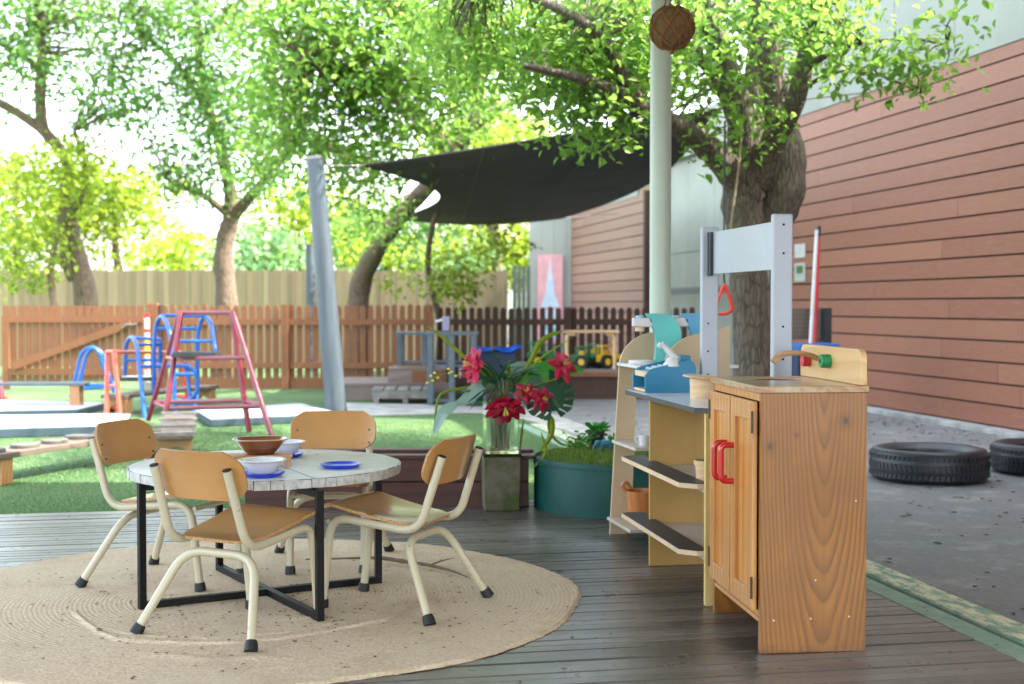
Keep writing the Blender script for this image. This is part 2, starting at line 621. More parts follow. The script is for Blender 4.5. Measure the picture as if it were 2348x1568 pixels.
M_rimglint = mat('bowl rim with painted highlight', '#b08a66', .3, coat=.5)  # highlight along the bowl rim put in as a lighter colour
M_disc = mat('dark grey stepping paint', '#55524d', .7, c2='#6b6760', vs=12)
M_standwood = wood('tan pine', '#c69a6c', '#9a6a40', rings=40, axis='X', rough=.5)
def rug_mat():
    t = NT('braided jute')
    v = t.coord()
    ln = t.n('ShaderNodeVectorMath', operation='LENGTH')
    t.l(v, ln.inputs[0])
    ring = t.math('SINE', t.math('MULTIPLY', ln.outputs['Value'], 2 * math.pi / .017))
    fine = t.noise(v, 95, 6, .8)
    mid = t.noise(v, 45, 5, .7)
    hgt = t.math('ADD', t.math('MULTIPLY', ring, .10), t.math('ADD', fine, mid))
    c = t.ramp(fine, [(.3, hx('#ad9877')), (.52, hx('#dccaad')), (.72, hx('#f0e5d2'))])
    c = t.mix(t.ramp(ring, [(0, (.16, .16, .16, 1)), (.4, (0, 0, 0, 1))]), c, hx('#8f7350'))
    c = t.mix(t.ramp(t.noise(v, 1.6, 4, .6), [(.4, (0, 0, 0, 1)), (.68, (.6, .6, .6, 1))]), c, hx('#cfc2aa'))
    c = t.mix(t.ramp(t.noise(v, 2.2, 3, .6), [(.5, (0, 0, 0, 1)), (.75, (.35, .35, .35, 1))]), c, hx('#8d6f4c'))
    t.base(c)
    t.b.inputs['Roughness'].default_value = .95
    t.b.inputs['Specular IOR Level'].default_value = .15
    t.bump(hgt, .8, .006)
    return t.m
M_rug = rug_mat()
M_debris = mat('dry leaf litter', '#40311f', .9, c2='#6e5638', vs=60)
M_stick = mat('grey twig bark', '#7a6a58', .9, c2='#5b4c3e', vs=40, bump=.5)
M_pine = wood('varnished pine', '#b2752b', '#6f4415', rings=96, axis='Z', off=(-.205, .118, 0), tilt=(R(7), 0, 0), dist=4.2, rough=.36, coat=.35, streak=.42, stops=(.3, .88), scuff=.6, knots=[(.275, 0, .735, .022), (.03, 0, .655, .02), (.115, 0, .69, .012)])
M_pine2 = wood('light varnished pine', '#d29b54', '#ab6d30', rings=34, axis='Z', off=(.2, .1, 0), rough=.38, coat=.35, streak=.2, stops=(.2, .95))
M_pinepanel = wood('golden pine panel', '#d3923f', '#ab6925', rings=28, axis='Z', off=(.3, .2, 0), rough=.4, coat=.3, streak=.2)
M_pinetop = wood('worn pine worktop', '#c9a577', '#936540', rings=40, axis='Y', off=(.1, .2, 0), rough=.3, coat=.4, streak=.45, weather='#b9ab8c')
M_splash = wood('pale birch wood', '#dfbd86', '#c59a5f', rings=24, axis='Y', rough=.4, coat=.3, streak=.2)
M_redplas = mat('red plastic', '#c3141f', .22, coat=.5)
M_greenknob = mat('green paint', '#1f8f56', .35)
M_redknob = mat('coral red paint', '#cf3440', .35)
M_brass = mat('aged hinge brass', '#5c4a30', .45, metal=.7)
M_zinc = mat('zinc screw', '#8b8b88', .4, metal=.8)
M_birch = mat('birch plywood', '#cbb897', .5, c2='#bfa987', vs=3, bump=.05, vscale=(1, 6, 1))
M_yply = wood('yellow plywood', '#b99755', '#a58243', rings=10, axis='Z', rough=.5, streak=.2, dist=3)
M_yedge = mat('yellow plywood edge', '#d8bd78', .5)
M_counter = mat('grey white laminate', '#e2e8ee', .22, vs=2)
M_cedge = mat('charcoal edge paint', '#33373c', .45)
M_shelfw = mat('whitewashed plywood', '#c6bfb4', .45, c2='#b5a995', vs=4)
M_whitep = mat('white laminate', '#abb5c1', .38, vs=2)
M_teal = mat('teal painted metal', '#073f3a', .55, c2='#0c4d45', vs=5, bump=.12, bs=30, spec=.3)
M_aqua = mat('aqua paint', '#5cc3c0', .4)
M_sky = mat('sky blue paint', '#5aa7d3', .4)
M_toyblue = mat('teal blue paint', '#1d7aa0', .4)
M_toywhite = mat('toy white paint', '#d4d6d8', .4)
M_toycream = mat('bare toy wood', '#d8bf9c', .5)
M_keys = mat('pale blue keys', '#8fcbe4', .35)
M_bamboo = mat('steamer wood', '#dcbd95', .5, c2='#c9a67c', vs=6, vscale=(1, 1, 8))
M_orange = wood('orange stained wood', '#c88345', '#a8612c', rings=30, rough=.4, coat=.2)
M_tyre = mat('black tyre rubber', '#20242a', .42, bump=.3, bs=50)
M_jute = mat('brown jute rope', '#8a6138', .9, bump=.8, bs=300)
M_coir = mat('brown coir', '#5f4a33', .95, c2='#7a6040', vs=60, bump=1, bs=200)
M_redsteel = mat('dusty red painted steel', '#741a2e', .35, vs=4, coat=.2)
M_bluesteel = mat('bright blue painted steel', '#0a56a6', .3, vs=4, coat=.25)
M_orsteel = mat('orange painted steel', '#c33f1e', .35, vs=4, coat=.2)
M_matw = mat('pale grey vinyl', '#a3a9b2', .4, vs=2)
M_mats = mat('teal grey vinyl', '#42545f', .45)
M_grey = mat('slate grey paint', '#4c5862', .5, c2='#5f6a73', vs=5)
M_bench = wood('weathered plank', '#7f7366', '#5b4f45', rings=30, axis='Y', rough=.7, streak=.6)
M_stone = mat('mossy concrete', '#6b6656', .85, c2='#46502a', vs=7, bump=.6, bs=40, lo=.4, hi=.6)
M_sleeper = wood('dark red brown sleeper', '#5a3026', '#3a1e18', rings=20, axis='X', rough=.5, streak=.4)
M_palecrete = mat('pale pallet timber', '#918f89', .8, c2='#736f67', vs=8)
M_platform = wood('grey pink decking', '#92827a', '#73645c', rings=20, axis='X', rough=.6)
M_stool = mat('pale bent birch', '#e0bd8d', .45, vs=3)
M_greenpl = mat('dark green plastic', '#1e7a44', .4)
M_yellowpl = mat('yellow plastic', '#e0b52a', .4)
M_bluecloth = mat('royal blue plastic', '#0a58c8', .45)
M_navy = mat('navy crate', '#1d3350', .5)
M_pink = mat('pink card', '#dda6a8', .6)
M_paleblue = mat('pale blue card', '#c4dbe6', .6)
M_bluegreen = mat('sea green paint marks', '#8dc4c4', .6)
M_petal = leaf_mat('crimson petals', ['#9c0f2a', '#c2163a', '#d02a56'], .25)
M_petal2 = leaf_mat('pink petals', ['#b8103a', '#cc2450', '#dc5580'], .25)
for _m in (M_petal, M_petal2):
    for _n in _m.node_tree.nodes:
        if _n.type == 'MIX' and not _n.inputs[7].is_linked and _n.inputs[7].default_value[1] > .6:
            _n.inputs[7].default_value = (.8, .02, .08, 1)
M_frond = leaf_mat('dark glossy leaf', ['#17492f', '#1f5a38', '#2c6b44'], .25)
M_frond2 = leaf_mat('bright glossy leaf', ['#2f8a2a', '#46a338', '#5ab244'], .35)
M_frond3 = leaf_mat('silver green leaf', ['#5f8a78', '#86a898', '#9bb8aa'], .3)
M_blade = leaf_mat('olive strap leaf', ['#6f8a16', '#8aa01c', '#a3b52a'], .4)
M_yflower = mat('pale yellow florets', '#d9cf5a', .6)
M_moss = leaf_mat('fake grass blades', ['#3e5c16', '#587a1e', '#7a9430'], .3)
def glass_mat():
    t = NT('clear glass')
    t.b.inputs['Base Color'].default_value = (.93, .97, .95, 1)
    t.b.inputs['Roughness'].default_value = .03
    t.b.inputs['Transmission Weight'].default_value = 1
    t.b.inputs['IOR'].default_value = 1.2
    return t.m
M_glass = glass_mat()
M_roofing = mat('white roof lining', '#e4e4e0', .7)
M_bluegrey = mat('blue grey house wall', '#8b9fb4', .7)
M_pot = mat('black nursery pot', '#23262a', .5)
M_coral = mat('coral red plastic', '#e8402f', .35)
M_toyanimal = mat('steel blue plastic', '#3f7f9c', .5, bump=.4)

# ---------------------------------------------------------------- setting: ground, deck, paths
b = B(); b.box(-150, 150, -60, 260, -.3, -.06); struct('ground', b, M_ground, smooth=0)
def sheet(name, poly, z, m, thick=.02):
    b = B()
    b.prism([(p.x, p.y) for p in poly], z - thick, z, 'z')
    return struct(name, b, m, smooth=0)
DECK_B, DECK_A = 7.36, 2.30
sheet('turf', [S(-40, DECK_B + .01), S(2.57, DECK_B + .01), S(2.57, 30), S(-40, 30)], -.012, M_turf)
sheet('asphalt_path', [S(2.572, -8), S(6.3, -8), S(6.3, 29.9), S(2.572, 29.9)], -.008, M_asph)
pp = [at(792, 922, z=0), at(1000, 926, z=0), at(1240, 938, z=0), at(1450, 1012, z=0), at(1440, 1024, z=0), at(1190, 956, z=0), at(1100, 944, z=0), at(800, 952, z=0)]
sheet('concrete_path', list(reversed(pp)), -.004, M_conc)
# deck: separate boards in one mesh, gaps between
b = B()
pitch, gap = .0625, .004
k = 0
bb = -1.2
while bb < DECK_B - .03:
    wdt = pitch
    g = .0085 if k % 2 == 0 else .003
    cuts = [-7.0]
    a = -7.0 + random.uniform(.5, 3)
    while a < DECK_A - .6:
        cuts.append(a)
        a += random.choice([1.8, 2.4, 3.6]) + random.uniform(-.3, .3)
    cuts.append(DECK_A)
    dz = random.uniform(-.0015, .0015)
    for a0, a1 in zip(cuts[:-1], cuts[1:]):
        p = [S(a0 + .001, bb, 0), S(a1 - .001, bb, 0), S(a1 - .001, bb + wdt - g, 0), S(a0 + .001, bb + wdt - g, 0)]
        o = len(b.v)
        ch = .0015
        p2 = [S(a0 + .001, bb + ch, 0), S(a1 - .001, bb + ch, 0), S(a1 - .001, bb + wdt - g - ch, 0), S(a0 + .001, bb + wdt - g - ch, 0)]
        vs = [q + Vector((0, 0, -.03)) for q in p] + [q + Vector((0, 0, -.002 + dz)) for q in p] + [q + Vector((0, 0, dz)) for q in p2]
        fs = [(3, 2, 1, 0)]
        for r_ in (0, 4):
            for i in range(4):
                fs.append((r_ + i, r_ + (i + 1) % 4, r_ + 4 + (i + 1) % 4, r_ + 4 + i))
        fs.append((8, 9, 10, 11))
        b.add(vs, fs)
    bb += wdt
    k += 1
struct('deck', b, M_deck, smooth=0)
sheet('deck_base', [S(-7, -1.2), S(DECK_A, -1.2), S(DECK_A, DECK_B), S(-7, DECK_B)], -.034, M_dark)
# painted threshold strip beside the deck: bands with real steps
b = B()
def band(b, a0, a1, z, m=0, b0=-1.2, b1=12, th=.05):
    b.prism([(p.x, p.y) for p in (S(a0, b0), S(a1, b0), S(a1, b1), S(a0, b1))], z - th, z, 'z', m)
band(b, 2.304, 2.40, .002, 0)
band(b, 2.405, 2.425, -.012, 1)
band(b, 2.43, 2.436, .001, 0)
band(b, 2.442, 2.57, .0035, 2)
struct('kerb', b, [M_green, M_dark, M_strip], smooth=0)
# kerb under the long wall
b = B()
band(b, 6.16, 6.32, .035, 0, -2, 27)
struct('wall_kerb', b, M_conc, smooth=0, bevel=.01)
# upright fibres of the artificial turf where it is close enough to show them
def turf_fibres(n):
    r_ = np.random.default_rng(3)
    a_ = r_.uniform(-4.2, 2.5, n); b_ = DECK_B + .02 + 5.2 * r_.uniform(0, 1, n) ** 1.4
    x = a_ * math.cos(AX) - b_ * math.sin(AX); y = a_ * math.sin(AX) + b_ * math.cos(AX)
    th = r_.uniform(0, 6.283, n); L_ = r_.uniform(.009, .019, n); ln = r_.uniform(.1, .8, n)
    v = np.empty((n, 3, 3))
    v[:, 0] = np.stack([x - .0022 * np.sin(th), y + .0022 * np.cos(th), np.full(n, -.014)], 1)
    v[:, 1] = np.stack([x + .0022 * np.sin(th), y - .0022 * np.cos(th), np.full(n, -.014)], 1)
    v[:, 2] = np.stack([x + L_ * ln * np.cos(th), y + L_ * ln * np.sin(th), -.014 + L_], 1)
    me = bpy.data.meshes.new('turf_fibres')
    me.vertices.add(n * 3); me.vertices.foreach_set('co', v.reshape(-1))
    me.loops.add(n * 3); me.loops.foreach_set('vertex_index', np.arange(n * 3))
    me.polygons.add(n); me.polygons.foreach_set('loop_start', np.arange(n) * 3); me.polygons.foreach_set('loop_total', np.full(n, 3))
    me.materials.append(leaf_mat('turf fibre green', ['#34683a', '#4f804a', '#6a9656', '#8dac6c'], .3)); me.update(calc_edges=True)
    o = bpy.data.objects.new('turf_fibres', me); COL.objects.link(o)
    tag(o, 'short fibres of the green artificial turf just beyond the deck', 'grass', kind='stuff')
turf_fibres(150000)
# scattered litter on ground and rug
def litter(name, n, fn, zfn, label, smin=.004, smax=.012):
    vs, fs = [], []
    for i in range(n):
        x, y = fn()
        z = zfn(x, y)
        s_ = random.uniform(smin, smax)
        a = random.uniform(0, 6.28)
        e = random.uniform(.3, .8)
        o = len(vs)
        for (p, q, h) in ((-1, 0, .0), (0, -e, .15), (1, 0, .05), (0, e, .2)):
            vs.append((x + s_ * (p * math.cos(a) - q * math.sin(a)), y + s_ * (p * math.sin(a) + q * math.cos(a)), z + .002 + h * s_ * 1.4))
        fs.append((o, o + 1, o + 2, o + 3))
    b = B(); b.add(vs, fs)
    o = b.build(name, M_debris, smooth=0)
    return tag(o, label, 'leaf litter', kind='stuff')
litter('deck_litter', 500, lambda: tuple(S(random.uniform(-3.5, 2.6), random.uniform(3.2, 7.2)))[:2], lambda x, y: 0, 'tiny dry leaf crumbs scattered over the dark deck boards')
def asph_pt():
    p = S(random.gauss(4.2, 1.0) if random.random() < .6 else random.uniform(5.6, 6.15), random.uniform(2, 13))
    return (p.x, p.y)
litter('asphalt_litter', 1700, asph_pt, lambda x, y: -.008, 'brown leaf litter strewn on the grey asphalt by the tyres', .007, .026)

# ---------------------------------------------------------------- the long building on the right
bd = thing('building', 'long building clad in red horizontal planks under grey green panels', 'building', S(6.33, 0))
def to_local(p): return p - Vector(bd.location)
AW = 6.33
def planks(name, m, b0, b1, z0, z1, pitch=.187, seam=7.5):
    b = B()
    z = z0
    r = random.Random(5)
    while z < z1 - .02:
        zt = min(z + pitch - .016, z1)
        cuts = [b0] + [x for x in np.arange(b0 + r.uniform(.8, seam), b1 - .5, seam)] + [b1]
        for c0, c1 in zip(cuts[:-1], cuts[1:]):
            pr = [S(AW, c0 + .003), S(AW, c1 - .003), S(AW + .022, c1 - .003), S(AW + .022, c0 + .003)]
            pr = [to_local(q) for q in pr]
            b.prism([(q.x, q.y) for q in reversed(pr)], z, zt, 'z')
        z += pitch
    return b.build(name, m, bd, smooth=0)
planks('plank_wall', M_red, -3, 15.9, .045, 3.338)
planks('plank_wall', M_red2, 21.4, 27.6, .045, 2.96)
def slab(b, a0, a1, b0, b1, z0, z1, mi=0):
    pr = [to_local(q) for q in (S(a0, b0), S(a0, b1), S(a1, b1), S(a1, b0))]
    b.prism([(q.x, q.y) for q in reversed(pr)], z0, z1, 'z', mi)
b = B()
slab(b, AW + .03, AW + .2, -3, 15.87, 0, 3.34)
slab(b, AW + .15, AW + .3, 15.88, 21.3, 0, 3.34)
slab(b, AW + .03, AW + .2, 21.41, 27.6, 0, 2.96)
b.build('backing_wall', M_dark, bd, smooth=0)
b = B()
for c in np.arange(-3, 15.9, 1.2):
    slab(b, AW - .01, AW + .03, c + .006, min(c + 1.2, 15.9) - .006, 3.345, 5.6)
for c in np.arange(15.92, 21.3, 1.2):
    slab(b, AW + .10, AW + .14, c + .006, min(c + 1.2, 21.3) - .006, .03, 1.9)
    slab(b, AW + .10, AW + .14, c + .006, min(c + 1.2, 21.3) - .006, 1.91, 3.34)
for c in np.arange(15.92, 27.6, 1.2):
    slab(b, AW - .01, AW + .03, c + .006, min(c + 1.2, 27.6) - .006, 2.962 if c > 21 else 3.345, 3.95)
b.build('upper_panel', M_panel, bd, smooth=0)
b = B()
slab(b, AW + .04, AW + 6, -3, 27.5, 3.35, 3.9)
slab(b, AW + .04, AW + 6, -3, 15.85, 3.9, 5.58)
b.build('roof', M_trim, bd, smooth=0)
b = B()
slab(b, AW - .06, AW + .14, 21.3, 21.4, 0, 3.0)
b.build('corner_trim', M_fence2, bd, smooth=0)
b = B(); slab(b, AW - .02, AW + .14, 15.875, 15.915, 0, 3.34)
b.build('corner_trim', M_fence2, bd, smooth=0)
b = B()
slab(b, AW - .03, AW + .03, 16, 21, 1.28, 1.36)
b.build('rail', M_steel, bd, smooth=0)
# far wing facing the camera
b = B()
wx0, wx1, wy = at(1213, 600, Y=27.5).x, 1.35, 27.6
for i, x in enumerate(np.arange(wx0, wx1, .26)):
    b.box(x - bd.location.x, min(x + .255, wx1) - bd.location.x, wy - bd.location.y, wy + .2 - bd.location.y, 0, 3.0)
b.build('end_wall', M_panel, bd, smooth=0)
b = B(); b.box(wx0 - .05 - bd.location.x, 1.4 - bd.location.x, wy - .06 - bd.location.y, wy + .2 - bd.location.y, 3.0, 3.12)
b.build('fascia', M_trim, bd, smooth=0)
# painted panel on the far wing
q0, q1 = at(1232, 700, Y=27.5), at(1290, 583, Y=27.5)
pic = thing('painted_panel', 'pink framed painted panel with pale blue shapes on the far grey wall', 'picture', (q0.x, 27.56, 0))
W_ = q1.x - q0.x
b = B(); b.box(0, W_, -.03, .03, .3, q1.z); b.build('frame', M_pink, pic, smooth=0)
b = B(); b.prism([(.06, 1.05), (W_ - .06, 1.05), (W_ * .68, 1.35), (W_ * .5, q1.z - .08), (W_ * .32, 1.35)], -.04, -.033, 'y')
b.build('pale_shape', M_paleblue, pic, smooth=0)
b = B(); b.box(.07, W_ - .07, -.04, -.033, .4, 1.0); b.build('lower_shape', M_paleblue, pic, smooth=0)
b = B(); b.box(.12, .2, -.046, -.041, .6, .85); b.box(.3, .4, -.046, -.041, .45, .62); b.build('paint_mark', M_bluegreen, pic, smooth=0)

# ---------------------------------------------------------------- verandah
vp = at(1513, 720, Y=7.5)
ver = thing('verandah', 'pale sage green round verandah post standing behind the wooden toy shelf', 'verandah post', (vp.x, 7.5, 0))
b = B(); b.tube([(0, 0, -.02), (0, 0, 1.5), (0, 0, 3.05)], .060, 28); b.build('post', M_post, ver)
b = B(); b.box(-4.6, 3.6, -9.3, .55, 3.06, 3.16); b.build('roof', M_roofing, ver, smooth=0)
b = B(); b.box(-4.6, 3.6, -.06, .06, 2.98, 3.055); b.build('beam', M_post, ver, smooth=0)
# hanging ball
hb = at(1540, 65, Y=6.0)
ball = thing('hanging_ball', 'brown coir ball in a knotted jute net hanging beside the pale post', 'hanging ball', tuple(hb))
rb = .098
b = B()
b.lathe([(max(.001, rb * math.sin(math.pi * i / 16)), -rb * math.cos(math.pi * i / 16)) for i in range(17)], 28)
b.build('ball', M_coir, ball, smooth=60)
b = B()
def sph(th, ph, r=rb + .003): return Vector((r * math.sin(th) * math.cos(ph), r * math.sin(th) * math.sin(ph), r * math.cos(th)))
N = 7
rows = [R(22), R(55), R(88), R(121), R(152)]
def knot(r_, k): return sph(rows[r_], 2 * math.pi * (k + (.5 if r_ % 2 else 0)) / N)
for r_ in range(len(rows) - 1):
    for k in range(N):
        p = knot(r_, k)
        for kk in ((k, k - 1) if r_ % 2 == 0 else (k, k + 1)):
            q = knot(r_ + 1, kk)
            pts = [((p * (1 - t) + q * t).normalized() * (rb + .004)) for t in (0, .25, .5, .75, 1)]
            b.tube(pts, .0032, 6)
        b.lathe([(.0005, -.008), (.007, -.004), (.008, .002), (.0005, .008)], 8, tuple(p))
for k in range(N):
    b.tube([knot(4, k), sph(R(179), 0)], .003, 6)
b.lathe([(.001, -.02), (.012, -.012), (.012, 0), (.001, .006)], 10, (0, 0, -rb))
b.build('net', M_jute, ball)
b = B()
for k in range(N):
    p = knot(0, k)
    b.tube([p, p * .8 + Vector((0, 0, .05)), (p.x * .1, p.y * .1, .35), (0, 0, .7)], .0022, 6)
b.build('cord', M_jute, ball)

# ---------------------------------------------------------------- fences
def fence_run(name, label, u0, u1, Y, ztop, m, parts, pw=.072, pitch=.104, posts=(), slope=0):
    x0, x1 = (u0 - CX) / F * Y, (u1 - CX) / F * Y
    t = thing(name, label, 'fence', ((x0 + x1) / 2, Y, 0), slope)
    L = x1 - x0
    b = B()
    r = random.Random(int(u0))
    x = -L / 2
    while x < L / 2 - pw:
        h = ztop + r.uniform(-.012, .012)
        if name == 'paling_fence':
            b.box(x, x + pw, r.uniform(-.006, .006), .02, 0, h)
        else:
            b.prism([(x, .03), (x + pw, .03), (x + pw, h - .03), (x + pw * .78, h - .006), (x + pw * .5, h), (x + pw * .22, h - .006), (x, h - .03)], -.01 + r.uniform(-.002, .002), .01, 'y')
        x += pitch
    b.build('pickets', m, t, smooth=0)
    if name != 'paling_fence':
        for z in (.30, .87):
            b = B(); b.box(-L / 2, L / 2, -.055, -.013, z - .035, z + .045); b.build('rail', m, t, smooth=0)
        b = B(); b.box(-L / 2, L / 2, -.03, -.012, 0, .14); b.build('base_board', m, t, smooth=0)
    for u in posts:
        xx = (u - CX) / F * Y - (x0 + x1) / 2
        b = B(); b.box(xx - .05, xx + .05, -.09, .01 if False else -.057, 0, ztop + .0); b.build('post', m, t, smooth=0)
    return t
GP = 'picket fence panels across the yard'
fence_run('picket_fence', 'orange brown picket fence behind the red climbing frame', 372, 995, 17.5, 1.1, M_fence, 1, posts=(655, 985))['group'] = GP
fence_run('picket_fence', 'picket fence coloured dark brown for shade behind the green toys and pale stool', 1003, 1600, 17.6, 1.07, M_fence2, 1, posts=(1300,))['group'] = GP
fence_run('picket_fence', 'short end of orange picket fence left of the gate', -90, -8, 17.5, 1.1, M_fence, 1)['group'] = GP
b = B()
fence_run('paling_fence', 'tall weathered grey paling boundary fence behind the picket fence', -260, 1176, 24, 1.72, M_paling, 1, pw=.098, pitch=.1)
dk = thing('paling_fence', 'dark narrow end of paling fence beside the grey wing wall', 'fence', (at(1195, 700, Y=26).x, 26, 0))
b = B()
for i in range(4):
    b.box(-.17 + i * .088, -.09 + i * .088, -.01, .01, 0, 1.86)
b.build('pickets', mat('dark green grey palings', '#5c6656', .8), dk, smooth=0)
# gate
gx0, gx1 = (5 - CX) / F * 17.4, (328 - CX) / F * 17.4
gate = thing('gate', 'orange picket gate with a long diagonal brace at far left', 'gate', (gx0, 17.42, 0))
GW = gx1 - gx0
b = B()
x = .0
while x < GW - .06:
    b.box(x, x + .078, 0, .018, .1, 1.09)
    x += .098
b.build('pickets', M_fence, gate, smooth=0)
b = B(); b.box(0, GW, -.04, -.003, .87, .95); b.build('rail', M_fence, gate, smooth=0)
b = B(); b.box(0, GW, -.04, -.003, .18, .27); b.build('rail', M_fence, gate, smooth=0)
b = B(); b.box(0, .09, -.045, -.003, .0, .87); b.build('stile', M_fence, gate, smooth=0)
b = B(); b.beam((.15, -.062, .3), (GW - .15, -.062, .86), .035, .1); b.build('diagonal_brace', M_fence, gate, smooth=0)
b = B(); b.tube([(GW - .25, -.09, .80), (GW - .2, -.1, .84), (GW - .06, -.09, .85)], .016, 8); b.build('latch', M_zinc, gate)
gp = thing('gate_post', 'orange brown square gate post right of the gate latch', 'post', (at(355, 800, Y=17.5).x, 17.5, 0))
b = B(); b.box(-.09, .05, -.06, .06, 0, 1.12); b.build('post', M_fence, gp, smooth=0, bevel=.006)
b = B(); b.box(.052, .1, -.05, .05, 0, 1.1); b.build('side_batten', M_fence2, gp, smooth=0)
# striped height pole by the gate
hp = thing('striped_pole', 'thin pole with white red and yellow stripes beside the gate', 'pole', (at(337, 800, Y=17.3).x, 17.3, 0))
zz = .1
for i, (h_, m_) in enumerate([(.16, M_trim), (.06, M_redknob), (.12, M_trim), (.2, M_yellowpl), (.1, M_trim), (.05, M_redknob), (.14, M_trim), (.06, M_redknob)]):
    b = B(); b.tube([(0, 0, zz), (0, 0, zz + h_)], .034, 10); b.build('stripe', m_, hp); zz += h_
b = B(); b.tube([(0, 0, -.02), (0, 0, .1)], .05, 10); b.build('foot', M_zinc, hp)
sg = thing('small_sign', 'small white blank plate on the gate near the latch', 'sign', (at(303, 733, Y=17.35).x, 17.39, at(303, 733, Y=17.35).z))
b = B(); b.box(-.06, .06, -.004, .004, -.035, .035); b.build('plate', M_toywhite, sg, smooth=0)

# ---------------------------------------------------------------- shade sail and its poles
p0, p1 = at(772, 952, z=0), at(722, 366, Y=13.3)
pl = thing('sail_pole', 'thick blue grey steel pole leaning left beside the shade sail', 'pole', (p0.x, p0.y, 0))
top = p1 - Vector(pl.location)
b = B(); b.tube([(0, 0, -.03), top * .5, top], [.106, .098, .086], 28); b.build('shaft', M_steel, pl)
dv = top.normalized()
b = B(); b.tube([top + dv * .001, top + dv * .03], .089, 28); b.build('cap', M_zinc, pl)
p2 = at(714, 700, Y=22)
pl2 = thing('sail_pole', 'thin pale blue pole seen behind the thick leaning pole', 'pole', (p2.x - .02, 22, 0))
b = B(); b.tube([(0, 0, -.03), (0, 0, 2.1)], .075, 16); b.build('shaft', M_steel, pl2)
A_, N_, F_, R_ = at(835, 380, Y=13.6), at(1640, 250, Y=12.6), at(905, 502, Y=20.5), at(1290, 500, Y=23.5)
R2 = at(1600, 345, Y=19)
sail = thing('shade_sail', 'charcoal shade sail stretched from the leaning pole to the building', 'shade sail', tuple(A_))
def sailfn(u, v):
    near = A_.lerp(N_, u)
    far = F_.lerp(R_, u)
    p = near.lerp(far, v)
    # scalloped edges
    p += (Vector((1, 0, 0)) * .74) * math.sin(math.pi * v) * max(0, 1 - u * 3.2)
    p += (Vector((1, 0, -.15)) * .45) * math.sin(math.pi * v) * max(0, (u - .7) / .3)
    p.z += -.015 * math.sin(math.pi * u) * (1 - v) - .10 * math.sin(math.pi * u) * v + .02 * math.sin(math.pi * v)
    p.z -= .05 * math.sin(math.pi * u) * math.sin(math.pi * v)
    return p - A_
b = B(); b.grid(sailfn, 28, 18, thick=.006); b.build('cloth', M_sail, sail, smooth=60)
b = B()
for uu in (.36, .72):
    b.tube([sailfn(uu, j / 12) - Vector((0, 0, .008)) for j in range(13)], .006, 6)
b.build('seam', mat('sail seam thread', '#55534a', .8), sail)
b = B()
b.tube([sailfn(i / 20, 0) for i in range(21)], .012, 6); b.tube([sailfn(0, i / 16) for i in range(17)], .012, 6)
b.tube([sailfn(i / 20, 1) for i in range(21)], .012, 6); b.build('edge_hem', M_sail, sail)
b = B(); b.tube([(0, 0, 0), p1 + Vector((.08, 0, -.06)) - A_], .008, 6); b.build('turnbuckle', M_zinc, sail)
b = B(); b.tube([N_ - A_, N_ - A_ + Vector((1.6, .6, .25))], .008, 6)
b.tube([R_ - A_, R_ - A_ + Vector((1.0, .3, .1))], .008, 6); b.build('stay_cable', M_zinc, sail)

# ---------------------------------------------------------------- trees
def leaves(centers, spread, n_each, size, m, name, parent, seed=1, droop=.35, flat=.75, loc=Vector((0, 0, 0))):
    r = np.random.default_rng(seed)
    C = np.asarray(centers, float)
    sp = np.asarray(spread, float).reshape(-1, 1)
    idx = np.repeat(np.arange(len(C)), n_each)
    off = r.normal(0, 1, (len(idx), 3))
    off /= np.maximum(np.linalg.norm(off, axis=1, keepdims=True), .3) ** .55
    P = C[idx] + off * sp[idx] * np.array([1, 1, flat])
    n = len(P)
    yaw = r.uniform(0, 2 * np.pi, n)
    pit = -droop + r.normal(0, .5, n)
    rol = r.normal(0, .6, n)
    L = size * r.uniform(.6, 1.25, n)
    W = L * r.uniform(.5, .68, n)
    d = np.stack([np.cos(yaw) * np.cos(pit), np.sin(yaw) * np.cos(pit), np.sin(pit)], 1)
    s0 = np.stack([-np.sin(yaw), np.cos(yaw), np.zeros(n)], 1)
    up0 = np.cross(d, s0)
    s = s0 * np.cos(rol)[:, None] + up0 * np.sin(rol)[:, None]
    up = np.cross(d, s)
    L_, W_ = L[:, None], W[:, None]
    v = np.empty((n, 6, 3))
    v[:, 0] = P
    v[:, 1] = P + d * L_ * .28 + s * W_ * .5 + up * W_ * .16
    v[:, 2] = P + d * L_ * .66 + s * W_ * .36 + up * W_ * .14
    v[:, 3] = P + d * L_ - up * L_ * .12
    v[:, 4] = P + d * L_ * .66 - s * W_ * .36 + up * W_ * .14
    v[:, 5] = P + d * L_ * .28 - s * W_ * .5 + up * W_ * .16
    v -= np.array(loc)
    me = bpy.data.meshes.new(name)
    me.vertices.add(n * 6)
    me.vertices.foreach_set('co', v.reshape(-1))
    q = np.array([0, 1, 2, 3, 0, 3, 4, 5])
    li = (np.arange(n)[:, None] * 6 + q).reshape(-1)
    me.loops.add(n * 8)
    me.loops.foreach_set('vertex_index', li)
    me.polygons.add(n * 2)
    me.polygons.foreach_set('loop_start', np.arange(n * 2) * 4)
    me.polygons.foreach_set('loop_total', np.full(n * 2, 4))
    me.materials.append(m)
    me.update(calc_edges=True)
    o = bpy.data.objects.new(name, me)
    COL.objects.link(o)
    o.parent = parent
    return o

def blob(c, rad, k, r):
    """k clump centres in an ellipsoid shell-heavy volume"""
    out = []
    for _ in range(k):
        d = r.normal(0, 1, 3)
        d /= np.linalg.norm(d)
        out.append(np.array(c) + d * np.array(rad) * r.uniform(.35, 1) ** .6)
    return out

